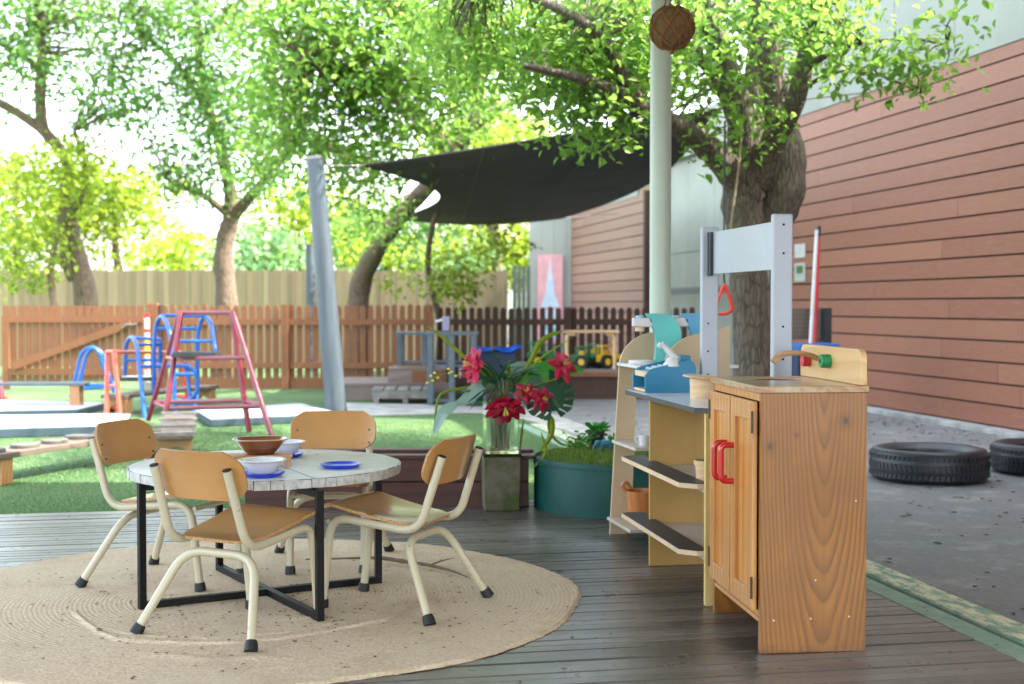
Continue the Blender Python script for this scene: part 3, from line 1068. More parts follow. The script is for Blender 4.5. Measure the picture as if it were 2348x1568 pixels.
def px_blobs(specs, seed):
    """specs: (u, v, Y, ru, rv, rY, clumps) in photo pixels -> clump centres in the world"""
    r = np.random.default_rng(seed)
    out = []
    for (u, v, Y, ru, rv, rY, k) in specs:
        c = at(u, v, Y=Y)
        s_ = Y / F
        out += blob(tuple(c), (ru * s_, rY, rv * s_), k, r)
    return out

def twigs(b, centers, nodes, seed=3, r0=.012, every=1):
    """thin curved twigs from the nearest branch node to clump centres"""
    rr = random.Random(seed)
    for i, c in enumerate(centers):
        if i % every: continue
        c = Vector(c)
        q = min(nodes, key=lambda n: (n - c).length)
        if (q - c).length < .12: continue
        mid = (q + c) / 2 + Vector((rr.uniform(-1, 1), rr.uniform(-1, 1), rr.uniform(0, 1))) * (q - c).length * .16
        b.tube(smooth_path([q, mid, c], 3), [r0, r0 * .9, r0 * .75, r0 * .6, r0 * .5, r0 * .4, r0 * .3], 5)

def tree(label, base, limbs, specs, m, bark, size, n_each, spread, seed, name='tree', group=None, r0=.012, flat=.75, twig_every=1, extra=()):
    t = thing(name, label, 'tree', (base.x, base.y, 0), 0, group)
    L = Vector(t.location)
    tb, nodes = B(), []
    for li, (pts, rads) in enumerate(limbs):
        sp = smooth_path([Vector(p) - L for p in pts], 5)
        rr = lerp_list(rads, len(sp))
        rr = [r_ * random.uniform(.94, 1.06) for r_ in rr]
        tb.tube(sp, rr, 14 if li == 0 else 9)
        nodes += sp[len(sp) // 3:]
    tb.build('trunk', bark, t, smooth=60)
    C = px_blobs(specs, seed) + [np.array(e) for e in extra]
    br = B()
    twigs(br, [Vector(c) - L for c in C], nodes, seed, r0, twig_every)
    if br.v: br.build('branches', bark, t)
    leaves(C, [spread * random.uniform(.7, 1.3) for _ in C], n_each, size, m, 'crown', t, seed, flat=flat, loc=L)
    return t

GT = 'trees in the play yard'
# near right tree behind the white stall frame
def q(u, v, Y): return at(u, v, Y=Y)
base = at(1725, 1034, z=0); YB = base.y
limbs = [
    ([Vector((base.x, YB, -.1)), q(1726, 900, YB), q(1722, 780, YB), q(1716, 640, YB), q(1712, 540, YB), q(1700, 470, YB), q(1698, 400, YB)], [.19, .145, .138, .14, .15, .155, .13]),
    ([q(1738, 590, YB), q(1768, 510, YB + .1), q(1792, 430, YB + .1), q(1792, 340, YB + .1), q(1768, 240, YB + .1), q(1760, 120, YB), q(1752, -80, YB)], [.07, .15, .18, .17, .14, .11, .08]),
    ([q(1720, 460, YB), q(1680, 400, YB - .1), q(1630, 345, YB - .3), q(1570, 300, YB - .5), q(1500, 262, YB - .8), q(1420, 215, YB - 1.1), q(1330, 180, YB - 1.3), q(1200, 150, YB - 1.4)], [.13, .115, .10, .085, .07, .05, .035, .02]),
    ([q(1705, 440, YB), q(1702, 330, YB - .1), q(1690, 220, YB - .2), q(1650, 110, YB - .3), q(1610, 0, YB - .4), q(1580, -120, YB - .4)], [.13, .11, .095, .08, .065, .05]),
    ([q(1712, 400, YB), q(1725, 290, YB), q(1730, 180, YB), q(1738, 60, YB + .1), q(1730, -60, YB + .1)], [.11, .085, .08, .07, .05]),
    ([q(1740, 420, YB), q(1775, 320, YB - .2), q(1820, 240, YB - .4), q(1845, 140, YB - .5), q(1868, 20, YB - .6), q(1900, -120, YB - .7)], [.11, .09, .075, .065, .055, .04]),
    ([q(1700, 300, YB), q(1650, 190, YB + .2), q(1600, 130, YB + .4), q(1540, 70, YB + .6), q(1460, 10, YB + .7)], [.08, .06, .05, .045, .03]),
    ([q(1850, 150, YB - .5), q(1930, 110, YB - .8), q(2010, 95, YB - 1.0), q(2100, 90, YB - 1.1), q(2170, 105, YB - 1.2)], [.03, .02, .014, .01, .006]),
    ([q(1840, 200, YB - .4), q(1920, 165, YB - .6), q(2000, 170, YB - .8), q(2060, 190, YB - .9), q(2110, 215, YB - 1)], [.02, .012, .009, .007, .004]),
    ([q(1460, 230, YB - 1.0), q(1380, 90, YB - 1.2), q(1260, 10, YB - 1.3), q(1100, -40, YB - 1.2)], [.05, .04, .03, .02]),
]
spec = [
    (1330, 110, 9.3, 170, 120, .8, 70), (1450, 60, 9.2, 150, 130, .8, 60), (1200, 60, 9.6, 170, 120, .8, 60), (980, 70, 10.4, 90, 90, .4, 22), (1090, 50, 10, 90, 80, .5, 24),
    (1400, 215, 9.2, 110, 60, .5, 26), (1360, 285, 9.1, 90, 32, .4, 12), (1300, 230, 9.3, 60, 40, .4, 10), (1090, 150, 9.8, 90, 70, .5, 16),
    (1600, 60, 10.2, 140, 90, .7, 34), (1740, 10, 10.5, 140, 70, .7, 30), (1870, -10, 9.4, 100, 60, .7, 22), (1600, 230, 9.9, 50, 60, .3, 9),
    (1950, 120, 9.0, 90, 55, .4, 12), (2040, 150, 8.9, 90, 40, .3, 9), (2140, 40, 8.6, 60, 40, .3, 4), (2120, 190, 8.9, 40, 50, .2, 4), (1810, 130, 10.2, 90, 60, .4, 9),
    (1690, 260, 9.3, 50, 60, .3, 5), (1690, 90, 9.1, 110, 80, .3, 13), (1850, 70, 8.9, 80, 60, .3, 10), (1620, 340, 9.4, 25, 20, .2, 2), (1760, 295, 9.4, 40, 20, .2, 3),
    (1500, -260, 10, 700, 160, 2.0, 70), (1250, -180, 11, 500, 120, 1.4, 40), (1480, 130, 10.8, 260, 120, .8, 34)]
tree('large rough barked tree with many limbs standing behind the white stall frame', base, limbs, spec, M_leafA, M_bark, .072, 24, .20, 21, group=GT, r0=.009)
# middle leaning tree
base = at(815, 700, Y=19.5); base.z = 0
limbs = [
    ([Vector((base.x, 19.5, -.1)), q(822, 680, 19.5), q(848, 600, 19.2), q(885, 540, 18.8), q(940, 470, 18.2), q(1005, 400, 17.5), q(1050, 340, 17.2), q(1085, 270, 17), q(1100, 150, 16.8), q(1080, 0, 16.6)], [.2, .16, .14, .12, .11, .11, .10, .09, .07, .05]),
    ([q(1040, 350, 17.2), q(960, 270, 16), q(880, 210, 15), q(780, 160, 14), q(680, 130, 13.2)], [.1, .08, .06, .05, .03]),
    ([q(1000, 400, 17.4), q(880, 380, 16.4), q(780, 350, 15.4), q(700, 320, 14.6)], [.07, .05, .04, .02]),
    ([q(1090, 200, 16.8), q(1000, 80, 15.5), q(880, 10, 14.4), q(740, -40, 13.6)], [.08, .06, .05, .03]),
    ([q(1070, 300, 17), q(1180, 230, 16.2), q(1300, 200, 15.6)], [.07, .05, .03])]
spec = [(700, 140, 13.4, 140, 130, 0.50, 66), (850, 90, 13.6, 150, 120, 0.50, 75), (1000, 110, 14, 150, 130, 0.50, 72), (720, 290, 13.8, 110, 100, 0.40, 45), (880, 270, 14, 130, 90, 0.40, 54),
        (1040, 230, 14.4, 110, 70, 0.40, 27), (860, 510, 17.5, 50, 40, .3, 10), (800, 400, 14.8, 100, 60, 0.30, 23), (840, 470, 15.5, 60, 45, 0.25, 13), (650, 30, 13.4, 130, 60, 0.40, 36), (900, -60, 13.4, 260, 60, 0.60, 54), (1180, 180, 15, 110, 90, 0.40, 23), (620, 350, 14.6, 60, 60, 0.25, 12), (930, 350, 15, 90, 40, 0.25, 18),
        (1150, 280, 16, 110, 20, 0.30, 9)]
tree('leaning tree with dense bright green crown behind the shade sail', base, limbs, spec, M_leafA, M_bark2, .092, 20, .31, 22, group=GT)
# second tree from the left, forked
base = at(522, 700, Y=20.5); base.z = 0
limbs = [
    ([Vector((base.x, 20.5, -.1)), q(518, 670, 20.5), q(512, 600, 20.5), q(518, 540, 20.5), q(530, 500, 20.5), q(528, 440, 20.5), q(515, 380, 20.4), q(500, 310, 20.3), q(470, 220, 20.2), q(455, 120, 20), q(450, 0, 20), q(445, -100, 20)], [.2, .165, .145, .135, .13, .1, .09, .08, .07, .06, .05, .035]),
    ([q(530, 500, 20.5), q(570, 455, 20.3), q(600, 420, 20), q(650, 360, 19.7), q(700, 280, 19.4)], [.1, .085, .07, .06, .04]),
    ([q(520, 490, 20.5), q(470, 450, 20.3), q(420, 430, 20.1), q(380, 410, 20)], [.06, .05, .04, .02]),
    ([q(500, 300, 20.3), q(440, 200, 20), q(390, 130, 19.8), q(330, 80, 19.6), q(300, 30, 19.5)], [.05, .05, .04, .03, .02]),
    ([q(455, 100, 20), q(520, 30, 19.6), q(600, -40, 19.4)], [.05, .04, .03])]
spec = [(420, 340, 19.8, 120, 90, .8, 40), (350, 200, 19.6, 140, 110, .8, 40), (500, 240, 19.6, 120, 110, .9, 60), (560, 120, 19.4, 140, 120, .9, 66), (620, 300, 19.3, 90, 110, .8, 44), (420, 30, 19.6, 200, 80, 1, 60), (610, 420, 19.6, 70, 40, .6, 12),
        (470, 420, 19.9, 80, 40, .5, 14), (500, -40, 19.6, 300, 60, 1, 50)]
tree('slender forked tree rising behind the picket fence between gate and pole', base, limbs, spec, M_leafB, M_bark2, .095, 24, .30, 23, group=GT)
# far-left tree
base = at(190, 700, Y=20); base.z = 0
limbs = [
    ([Vector((base.x + .12, 20, -.1)), q(196, 680, 20), q(186, 620, 20), q(172, 560, 20), q(160, 500, 20), q(150, 430, 20), q(160, 380, 20), q(110, 310, 19.9), q(50, 265, 19.8), q(-20, 225, 19.7)], [.22, .17, .15, .12, .1, .085, .08, .08, .07, .06]),
    ([q(112, 320, 19.9), q(96, 280, 19.8), q(92, 210, 19.7), q(96, 140, 19.6), q(90, 60, 19.5), q(84, -60, 19.4)], [.08, .085, .085, .08, .075, .06]),
    ([q(92, 160, 19.7), q(60, 135, 19.6), q(20, 110, 19.5), q(-30, 90, 19.4)], [.05, .04, .03, .03]),
    ([q(170, 640, 20), q(150, 600, 19.9), q(147, 560, 19.9), q(155, 500, 19.8), q(190, 450, 19.7), q(205, 400, 19.6), q(170, 300, 19.5)], [.1, .08, .07, .06, .06, .05, .03])]
spec = [(150, 90, 19.5, 180, 100, 1, 50), (60, 40, 19.4, 120, 90, .8, 30), (280, 60, 19.4, 120, 80, .8, 34), (240, 220, 19.5, 130, 80, .7, 34), (50, 200, 19.4, 80, 70, .6, 14), (110, -40, 19.4, 300, 50, 1, 36)]
tree('grey barked tree with pale sunlit trunk behind the gate', base, limbs, spec, M_leafB, M_bark2, .105, 22, .25, 24, group=GT)
specy = [(120, 420, 19.3, 120, 70, .7, 40), (60, 560, 19.3, 90, 70, .7, 32), (180, 350, 19.4, 60, 50, .5, 14), (30, 640, 19, 70, 20, .4, 8)]
Cy = px_blobs(specy, 31)
yt = thing('tree', 'low young tree with yellow green leaves hugging the far left trunk', 'tree', (at(120, 700, Y=19.2).x, 19.2, 0), 0, GT)
Ly = Vector(yt.location)
b = B(); limb(b, [(0, 0, -.1), (.05, 0, .8), (-.05, .1, 1.6), (.1, .1, 2.4), (.2, 0, 3.2)], [.08, .06, .05, .04, .02]); b.build('trunk', M_bark2, yt)
leaves(Cy, [.24] * len(Cy), 26, .1, M_leafC, 'crown', yt, 32, loc=Ly)
# hanging sprays beside the sail
hs = [(950, 580, 22, 70, 40, .4, 12), (1010, 630, 17.6, 40, 40, .3, 8), (1060, 640, 17.4, 40, 40, .3, 9), (900, 640, 19, 40, 20, .3, 3), (1090, 570, 22, 90, 40, .5, 14), (820, 570, 22, 60, 40, .5, 12), (1150, 545, 22, 60, 40, .5, 12)]
Cy = px_blobs(hs, 41)
yt = thing('tree', 'yellow green leafy tree hanging over the fence below the sail', 'tree', (at(1000, 700, Y=19.8).x, 19.8, 0), 0, GT)
Ly = Vector(yt.location)
b = B(); limb(b, [(0, 0, -.1), (.05, 0, .8), (-.1, -.3, 1.6), (0, -.6, 2.3), (.3, -1, 2.8)], [.06, .05, .045, .04, .02]); b.build('trunk', M_bark2, yt)
leaves(Cy, [.2] * len(Cy), 22, .1, M_leafC, 'crown', yt, 42, loc=Ly)
# background trees beyond the boundary fence
bg = [
    ('pale yellow bushy tree beyond the fence at far left', 40, 470, 33, 190, 150, M_leafC, 46),
    ('wide sunlit yellow green tree beyond the fence right of the gate', 270, 500, 34, 170, 130, M_leafC, 50),
    ('low yellow green shrub tree beyond the fence between two trunks', 420, 600, 29, 90, 36, M_leafC, 14),
    ('bluish green bush just beyond the fence behind the forked trunk', 590, 590, 28, 70, 40, M_leafD, 14),
    ('yellow green tree beyond the fence behind the leaning pole', 690, 520, 33, 120, 110, M_leafC, 34),
    ('mid green tree beyond the fence under the sail', 900, 570, 31, 130, 70, M_leafB, 36),
    ('light green tree beyond the fence beside the grey wing', 1120, 560, 32, 130, 90, M_leafC, 44),
    ('bright yellow treetop seen above the shade sail', 1130, 330, 30, 130, 60, M_leafC, 40),
    ('dark green bush beyond the fence under the sail', 1030, 600, 29, 80, 30, M_leafD, 14)]
for i, (lb, u, v, Y, ru, rv, m_, k) in enumerate(bg):
    c = at(u, v, Y=Y)
    t = thing('tree', lb, 'tree', (c.x, Y, 0), 0, 'trees beyond the boundary fence')
    b = B(); limb(b, [(0, 0, -.1), (.1, 0, c.z * .4), (-.1, .1, c.z * .8), (0, 0, c.z + rv * Y / F * .5)], [.16, .12, .09, .03]); b.build('trunk', M_bark2, t)
    C = px_blobs([(u, v, Y, ru, rv, 1.2, k)], 60 + i)
    leaves(C, [.5] * len(C), 60, .19, m_, 'crown', t, 70 + i, loc=Vector(t.location))
# neighbouring house glimpsed through leaves
c = at(810, 470, Y=38)
hs_ = thing('house', 'blue grey upper storey of a house glimpsed through leaves left of the sail', 'house', (c.x, 38, 0))
b = B(); b.box(-.5, .5, 0, 3, 0, 3.6); b.build('wall', M_bluegrey, hs_, smooth=0)
b = B(); b.prism([(-.7, 3.6), (.9, 3.6), (.1, 4.1)], -.2, 3.2, 'y'); b.build('roof', M_steel, hs_, smooth=0)
c = at(1165, 605, Y=40)
hs_ = thing('house', 'low pale roofed shed beyond the fence near the grey wing', 'house', (c.x, 40, 0))
b = B(); b.box(-.6, .9, 0, 3, 0, 2.2); b.build('wall', M_trim, hs_, smooth=0)
b = B(); b.prism([(-.8, 2.2), (1.1, 2.2), (.2, 2.7)], -.2, 3.2, 'y'); b.build('roof', M_steel, hs_, smooth=0)

# ---------------------------------------------------------------- rug
RC = Vector((-.985, 4.95, 0))
def edge_r(a): return 1.225 * (1 + .012 * math.sin(3 * a + 1) + .008 * math.sin(7 * a) + .004 * math.sin(13 * a) + .0016 * math.sin(61 * a) + .0012 * math.sin(143 * a + 2))
ridges = []
def ridge(pix, h, wdt): ridges.append(([at(u, v, z=.01).xy for u, v in pix], h, wdt))
ridge([(170, 1405), (195, 1430), (230, 1455), (270, 1470), (340, 1476), (430, 1480), (540, 1478), (640, 1468), (760, 1450), (880, 1425), (940, 1395)], .010, .012)
ridge([(225, 1440), (320, 1460), (480, 1466), (660, 1452), (840, 1418)], .005, .014)
ridge([(560, 1440), (640, 1425), (720, 1418)], .005, .02)
ridge([(330, 1500), (480, 1515), (640, 1510)], .006, .04)
ridge([(930, 1340), (970, 1365), (990, 1400)], .008, .05)
def seg_d(p, a, b_):
    ab = b_ - a
    t = max(0, min(1, (p - a).dot(ab) / max(1e-9, ab.length_squared)))
    return (p - (a + ab * t)).length, t
def rug_z(x, y):
    z = .014
    p = Vector((x, y))
    for pts, h, wd in ridges:
        best, tt = 9, 0
        n = len(pts) - 1
        for i in range(n):
            d, t = seg_d(p, pts[i], pts[i + 1])
            if d < best: best, tt = d, (i + t) / n
        if best < wd * 2.5:
            z += h * math.exp(-(best / (wd * .6)) ** 2) * min(1, 6 * min(tt, 1 - tt) + .45)
    return z
b = B()
NR, NA = 210, 620
vs = [(0, 0, rug_z(RC.x, RC.y))]
for i in range(1, NR + 1):
    for k in range(NA):
        a = 2 * math.pi * k / NA
        r_ = edge_r(a) * (i / NR)
        x, y = r_ * math.cos(a), r_ * math.sin(a)
        z = rug_z(RC.x + x, RC.y + y) + random.uniform(-.0006, .0006)
        if i == NR: z *= .55
        vs.append((x, y, z))
for k in range(NA):
    a = 2 * math.pi * k / NA
    r_ = edge_r(a) + .004
    vs.append((r_ * math.cos(a), r_ * math.sin(a), .002))
fs = [(0, 1 + k, 1 + (k + 1) % NA) for k in range(NA)]
for i in range(NR):
    for k in range(NA):
        a_, b_ = 1 + i * NA + k, 1 + i * NA + (k + 1) % NA
        fs.append((a_, b_, b_ + NA, a_ + NA))
b.add(vs, fs)
rug = b.build('rug', M_rug, smooth=80)
rug.location = (RC.x, RC.y, 0)
tag(rug, 'large round braided jute rug under the table and chairs', 'rug')
def rug_pt():
    if random.random() < .5:
        return RC.x + random.gauss(.15, .4), RC.y + random.gauss(-.35, .25)
    a, r_ = random.uniform(0, 6.283), 1.15 * math.sqrt(random.random())
    return RC.x + r_ * math.cos(a), RC.y + r_ * math.sin(a)
litter('rug_litter', 560, rug_pt, lambda x, y: rug_z(x, y), 'dark leaf crumbs sprinkled over the jute rug', .003, .0105)
# twig on the rug
tw = [at(700, 1282, z=.03), at(790, 1280, z=.035), at(870, 1279, z=.035), at(920, 1286, z=.035), at(985, 1296, z=.03), at(1040, 1310, z=.028), at(1078, 1326, z=.025)]
b = B(); limb(b, tw, [.003, .004, .008, .009, .007, .005, .002], 8, 5, .12)
limb(b, [tw[4], tw[4] + Vector((.05, .05, .01)), tw[4] + Vector((.1, .06, .02))], [.004, .003, .001], 6, 3)
o = b.build('twig', M_stick); tag(o, 'long dry twig lying on the rug behind the right chair', 'twig')

# ---------------------------------------------------------------- table
TC = Vector((-.93, 5.02, 0)); TR, TZ = .503, .502
tb = thing('round_table', 'low round white topped table with black square legs on the rug', 'table', tuple(TC))
b = B()
b.lathe([(.001, TZ), (TR - .006, TZ), (TR - .003, TZ - .0015), (TR - .003, TZ - .034), (TR - .01, TZ - .036), (.001, TZ - .036)], 128)
b.build('tabletop', [M_top], tb, smooth=30)
b = B(); r = random.Random(4); a = 0
while a < 2 * math.pi - .03:
    da = r.uniform(.075, .16)
    a1 = min(a + da, 2 * math.pi)
    ri, ro = TR - .002, TR + .003 + r.uniform(0, .0025)
    zt, zb = TZ - r.uniform(.001, .004), TZ - .035 + r.uniform(0, .003)
    n = 3
    tilt = r.uniform(-.004, .004)
    A0, A1 = a + .0025, a1 - .0025
    vs = []
    for (rr_, z) in ((ri, zb), (ro, zb), (ro, zt), (ri, zt)):
        for j in range(n + 1):
            t_ = A0 + (A1 - A0) * j / n + (tilt if z == zt else 0)
            vs.append((rr_ * math.cos(t_), rr_ * math.sin(t_), z))
    fs = []
    for row in range(4):
        for j in range(n):
            fs.append((row * (n + 1) + j, row * (n + 1) + j + 1, ((row + 1) % 4) * (n + 1) + j + 1, ((row + 1) % 4) * (n + 1) + j))
    fs += [tuple(row * (n + 1) for row in range(4)), tuple(row * (n + 1) + n for row in (3, 2, 1, 0))]
    b.add(vs, fs)
    a = a1
b.build('edge_chips', M_tile, tb, smooth=0)
b = B(); b.lathe([(TR - .0028, TZ - .002), (TR - .001, TZ - .004), (TR - .001, TZ - .034), (TR - .0028, TZ - .0345)], 96); b.build('edge_core', M_dark, tb)
b = B(); s0, s1 = at(668, 1077, z=TZ) - TC, at(724, 1098, z=TZ) - TC
dd = (s1 - s0).normalized(); s0, s1 = s0 - dd * .18, s1 + dd * .0
b.beam((s0.x, s0.y, TZ + .0002), (s1.x, s1.y, TZ + .0002), .0022, .0008); b.build('joint_line', M_dark, tb, smooth=0)
LA = .46
ang = [math.atan2(*(at(u, v, z=.014) - TC).yx) for u, v in ((326, 1396), (733, 1423), (867, 1336), (503, 1307))]
for i, (u, v) in enumerate(((326, 1396), (733, 1423), (867, 1336), (503, 1307))):
    p = at(u, v, z=.014) - TC
    a = math.atan2(p.y, p.x)
    Mx = Matrix.Translation((p.x, p.y, 0)) @ Matrix.Rotation(a, 4, 'Z')
    b = B(); b.box(-.013, .013, -.013, .013, .014, TZ - .037, M=Mx)
    b.build('leg', M_blacksteel, tb, smooth=0, bevel=.0025)
for (i, j) in ((0, 2), (1, 3)):
    P_ = [(326, 1396), (733, 1423), (867, 1336), (503, 1307)]
    p, q_ = at(*P_[i], z=.014) - TC, at(*P_[j], z=.014) - TC
    d_ = (q_ - p).normalized() * .0135
    z = .0275 if i == 0 else .0272
    b = B(); b.beam((p.x + d_.x, p.y + d_.y, z), (q_.x - d_.x, q_.y - d_.y, z), .0255 if i else .025, .025 + .0005 * i); b.build('floor_bar', M_blacksteel, tb, smooth=0)
    b = B(); b.beam((p.x + d_.x, p.y + d_.y, TZ - .05 - .0005 * i), (q_.x - d_.x, q_.y - d_.y, TZ - .05 - .0005 * i), .0255, .025); b.build('top_bar', M_blacksteel, tb, smooth=0)

# ---------------------------------------------------------------- chairs (front = +X, origin between rear feet)
GC = 'small school chairs round the table'
def make_chair():
    t = thing('chair', '', 'chair', (0, 0, 0), 0, GC)
    tr = .0148
    for s_ in (-1, 1):
        b = B()
        pts = fillet([(-.012, .152 * s_, .578), (.075, .16 * s_, .312), (.43, .150 * s_, .345), (.468, .148 * s_, .035)], .075, 8)
        b.tube(pts, tr, 16)
        f = b.build('side_frame', M_cream, t, smooth=50)
        b = B(); d_ = (Vector(pts[0]) - Vector(pts[1])).normalized()
        b.tube([Vector(pts[0]) + d_ * .0005, Vector(pts[0]) + d_ * .003, Vector(pts[0]) + d_ * .005], [tr * 1.02, tr * 1.04, tr * .7], 16); b.build('end_cap', M_rubber, f)
        b = B(); e = Vector(pts[-1]); d_ = (e - Vector(pts[-2])).normalized()
        zf = .018
        b.tube([e - d_ * .012, e, e + d_ * (e.z - .016)], [.0185, .0208, .0222], 14); b.build('rubber_foot', M_rubber, t)
    b = B()
    pr = fillet([(0, -.235, .035), (.13, -.148, .281), (.13, .148, .281), (0, .235, .035)], .085, 9)
    b.tube(pr, tr, 16); b.build('rear_legs', M_cream, t, smooth=50)
    b = B(); b.tube([(.445, -.148, .325), (.445, .148, .325)], .009, 10); b.build('cross_bar', M_cream, t)
    for s_ in (0, -1):
        b = B(); e = Vector(pr[s_]); nx = Vector(pr[1 if s_ == 0 else -2]); d_ = (e - nx).normalized()
        b.tube([e - d_ * .012, e, e + d_ * (e.z - .016) / abs(d_.z)], [.0185, .0208, .0222], 14); b.build('rubber_foot', M_rubber, t)
    # seat
    def seat(u, v):
        x = .085 + u * .40
        wd = (.150 + .030 * u)
        e1 = abs(2 * u - 1)
        wd *= (1 - .30 * max(0, (e1 - .62) / .38) ** 2.2)
        y = (2 * v - 1) * wd
        z = .336 + .075 * u + .006 * math.cos(math.pi * (u - .5)) * -1
        z -= .036 * max(0, (u - .80) / .20) ** 2
        z -= .014 * (1 - (y / .18) ** 2) * math.sin(math.pi * min(1, u * 1.15))
        return (x, y, z)
    b = B(); b.edge = True; b.grid(seat, 26, 18, 0, thick=.010); b.build('seat', [M_ply, M_plyedge], t, smooth=50)
    # backrest
    def back(u, v):
        z0, z1 = .472, .632
        zz = z0 + v * (z1 - z0)
        h = abs(2 * v - 1)
        half = .186 * (1 - .30 * max(0, (h - .18) / .82) ** 2.6)
        y = (2 * u - 1) * half
        top_sag = 0
        x = .075 - .33 * (zz - .312) + .013 + .036 * (y / .186) ** 2 + .0
        return (x - .009, y, zz + top_sag)
    b = B(); b.edge = True; b.grid(back, 26, 14, 0, thick=-.0095); b.build('backrest', [M_ply, M_plyedge], t, smooth=50)
    for s_ in (-1, 1):
        for zz in (.50, .555):
            x = .075 - .33 * (zz - .312) + .013 + .036 * (.155 / .186) ** 2 - .009
            b = B(); b.tube([(x + .0085, .155 * s_, zz), (x + .0125, .155 * s_, zz + .001)], .0045, 10); b.build('rivet', M_brass, t)
    return t
ch = make_chair()
def place(o, ra, rb_, label):
    """rear feet given as photo pixels on the rug"""
    a, c = at(*ra, z=.014), at(*rb_, z=.014)
    m_ = (a + c) / 2
    n_ = Vector((c.y - a.y, -(c.x - a.x), 0)).normalized()
    if n_.dot(TC - m_) < 0: n_ = -n_
    o.location = (m_.x, m_.y, 0)
    o.rotation_euler = (0, 0, math.atan2(n_.y, n_.x))
    o['label'] = label
chairs = [ch] + [dup(ch) for _ in range(3)]
place(chairs[0], (312, 1452), (583, 1494), 'nearest chair, its plywood back to the camera in front of the table')
place(chairs[1], (190, 1345), (354, 1294), 'leftmost chair, turned right, tucked in beside the artificial turf')
place(chairs[2], (1119, 1366), (975, 1436), 'right hand chair with an empty seat, angled out from the table')
place(chairs[3], (652, 1267), (880, 1264), 'farthest chair, facing the camera from behind the table')

# ---------------------------------------------------------------- tableware
GPl = 'blue plates on the table'
def plate_b():
    b = B(); b.lathe([(.001, .004), (.05, .004), (.062, .009), (.0735, .0145), (.0755, .0155), (.0765, .0145), (.066, .004), (.056, .0005), (.001, .0005)], 48)
    return b
def place_plate(u, v, label):
    p = at(u, v, z=TZ + .008)
    o = plate_b().build('plate', M_plate, smooth=50)
    o.location = (p.x, p.y, TZ)
    return tag(o, label, 'plate', GPl)
place_plate(781, 1067, 'empty blue plastic plate lying alone on the right of the table')
pf = place_plate(602, 1087, 'blue plastic plate under the nearer white bowl')
pk = place_plate(652, 1042, 'blue plastic plate under the farther white bowl')
def bowl(pf_, label):
    b = B(); b.lathe([(.001, .006), (.034, .006), (.052, .02), (.066, .050), (.072, .0555), (.083, .058), (.084, .060), (.081, .0612), (.070, .0585), (.0625, .052), (.050, .026), (.030, .0135), (.001, .012)], 56)
    o = b.build('bowl', M_bowl, smooth=50)
    o.location = (pf_.location.x, pf_.location.y, TZ)
    return tag(o, label, 'bowl', 'white bowls on blue plates')
bowl(pf, 'white melamine bowl nearest the camera on a blue plate')
bowl(pk, 'white melamine bowl behind the brown wooden bowl')
sp_ = at(600, 1040, z=TZ + .045)
Mr = Matrix.Rotation(R(22), 4, 'Z')
st = thing('wooden_stand', 'small pine stand under the brown wooden bowl', 'stand', (sp_.x, sp_.y, TZ), R(20))
b = B(); b.box(-.125, .105, -.055, .055, .033, .045); b.build('board', M_standwood, st, smooth=0, bevel=.0015)
for xs in (-.115, .085):
    b = B(); b.box(xs, xs + .014, -.05, .05, 0, .0325); b.build('leg', M_standwood, st, smooth=0, bevel=.001)
b = B()
prof = [(.001, .0), (.05, .0), (.064, .012), (.096, .050), (.107, .054)]
profr = [(.107, .054), (.108, .0565), (.104, .0585), (.099, .0575)]
profi = [(.099, .0575), (.090, .048), (.058, .014), (.001, .009)]
def oct_(a):
    c_, s_ = abs(math.cos(a)), abs(math.sin(a))
    return .98 / ((c_ ** 5 + (s_ / .92) ** 5 + .62 * abs((c_ + s_) / 1.35) ** 5 * .5) ** .2)
b.lathe(prof, 72, fn=oct_); b.lathe(profi, 72, fn=oct_); b.lathe(profr, 72, fn=oct_, mi=1)
ob = b.build('wooden_bowl', [M_bowlwood, M_rimglint], smooth=50)
ob.location = (sp_.x - .005, sp_.y, TZ + .0452)
ob.rotation_euler = (0, 0, R(14))
ob.scale = (1, .9, 1)
tag(ob, 'glossy brown wooden bowl with cut corners on the pine stand', 'bowl')

# ---------------------------------------------------------------- toy sink cabinet
CO = at(1741, 1499, z=0)
cb = thing('toy_sink_cabinet', 'varnished pine toy sink cabinet with red handles and green knob', 'toy kitchen', (CO.x, CO.y, 0), R(5.9))
CW, CD, CH = .345, .585, .823
b = B(); b.box(0, CW, 0, .02, 0, CH); b.build('side_panel', M_pine, cb, smooth=0, bevel=.0015)
b = B(); b.box(0, CW, CD - .02, CD, 0, CH); b.build('side_panel', M_pine, cb, smooth=0, bevel=.0015)
b = B(); b.box(CW - .012, CW - .001, .0203, CD - .0203, .1, CH - .001); b.build('back_panel', M_pine2, cb, smooth=0)
b = B(); b.box(.006, CW - .013, .0203, CD - .0203, .112, .13); b.build('bottom_shelf', M_pine2, cb, smooth=0)
b = B(); b.box(.0, .018, .0203, CD - .0203, .098, .1115); b.build('face_rail', M_pine2, cb, smooth=0, bevel=.001)
b = B(); b.box(.0, .016, .0203, CD - .0203, .797, CH - .001); b.build('face_rail', M_pine2, cb, smooth=0, bevel=.001)
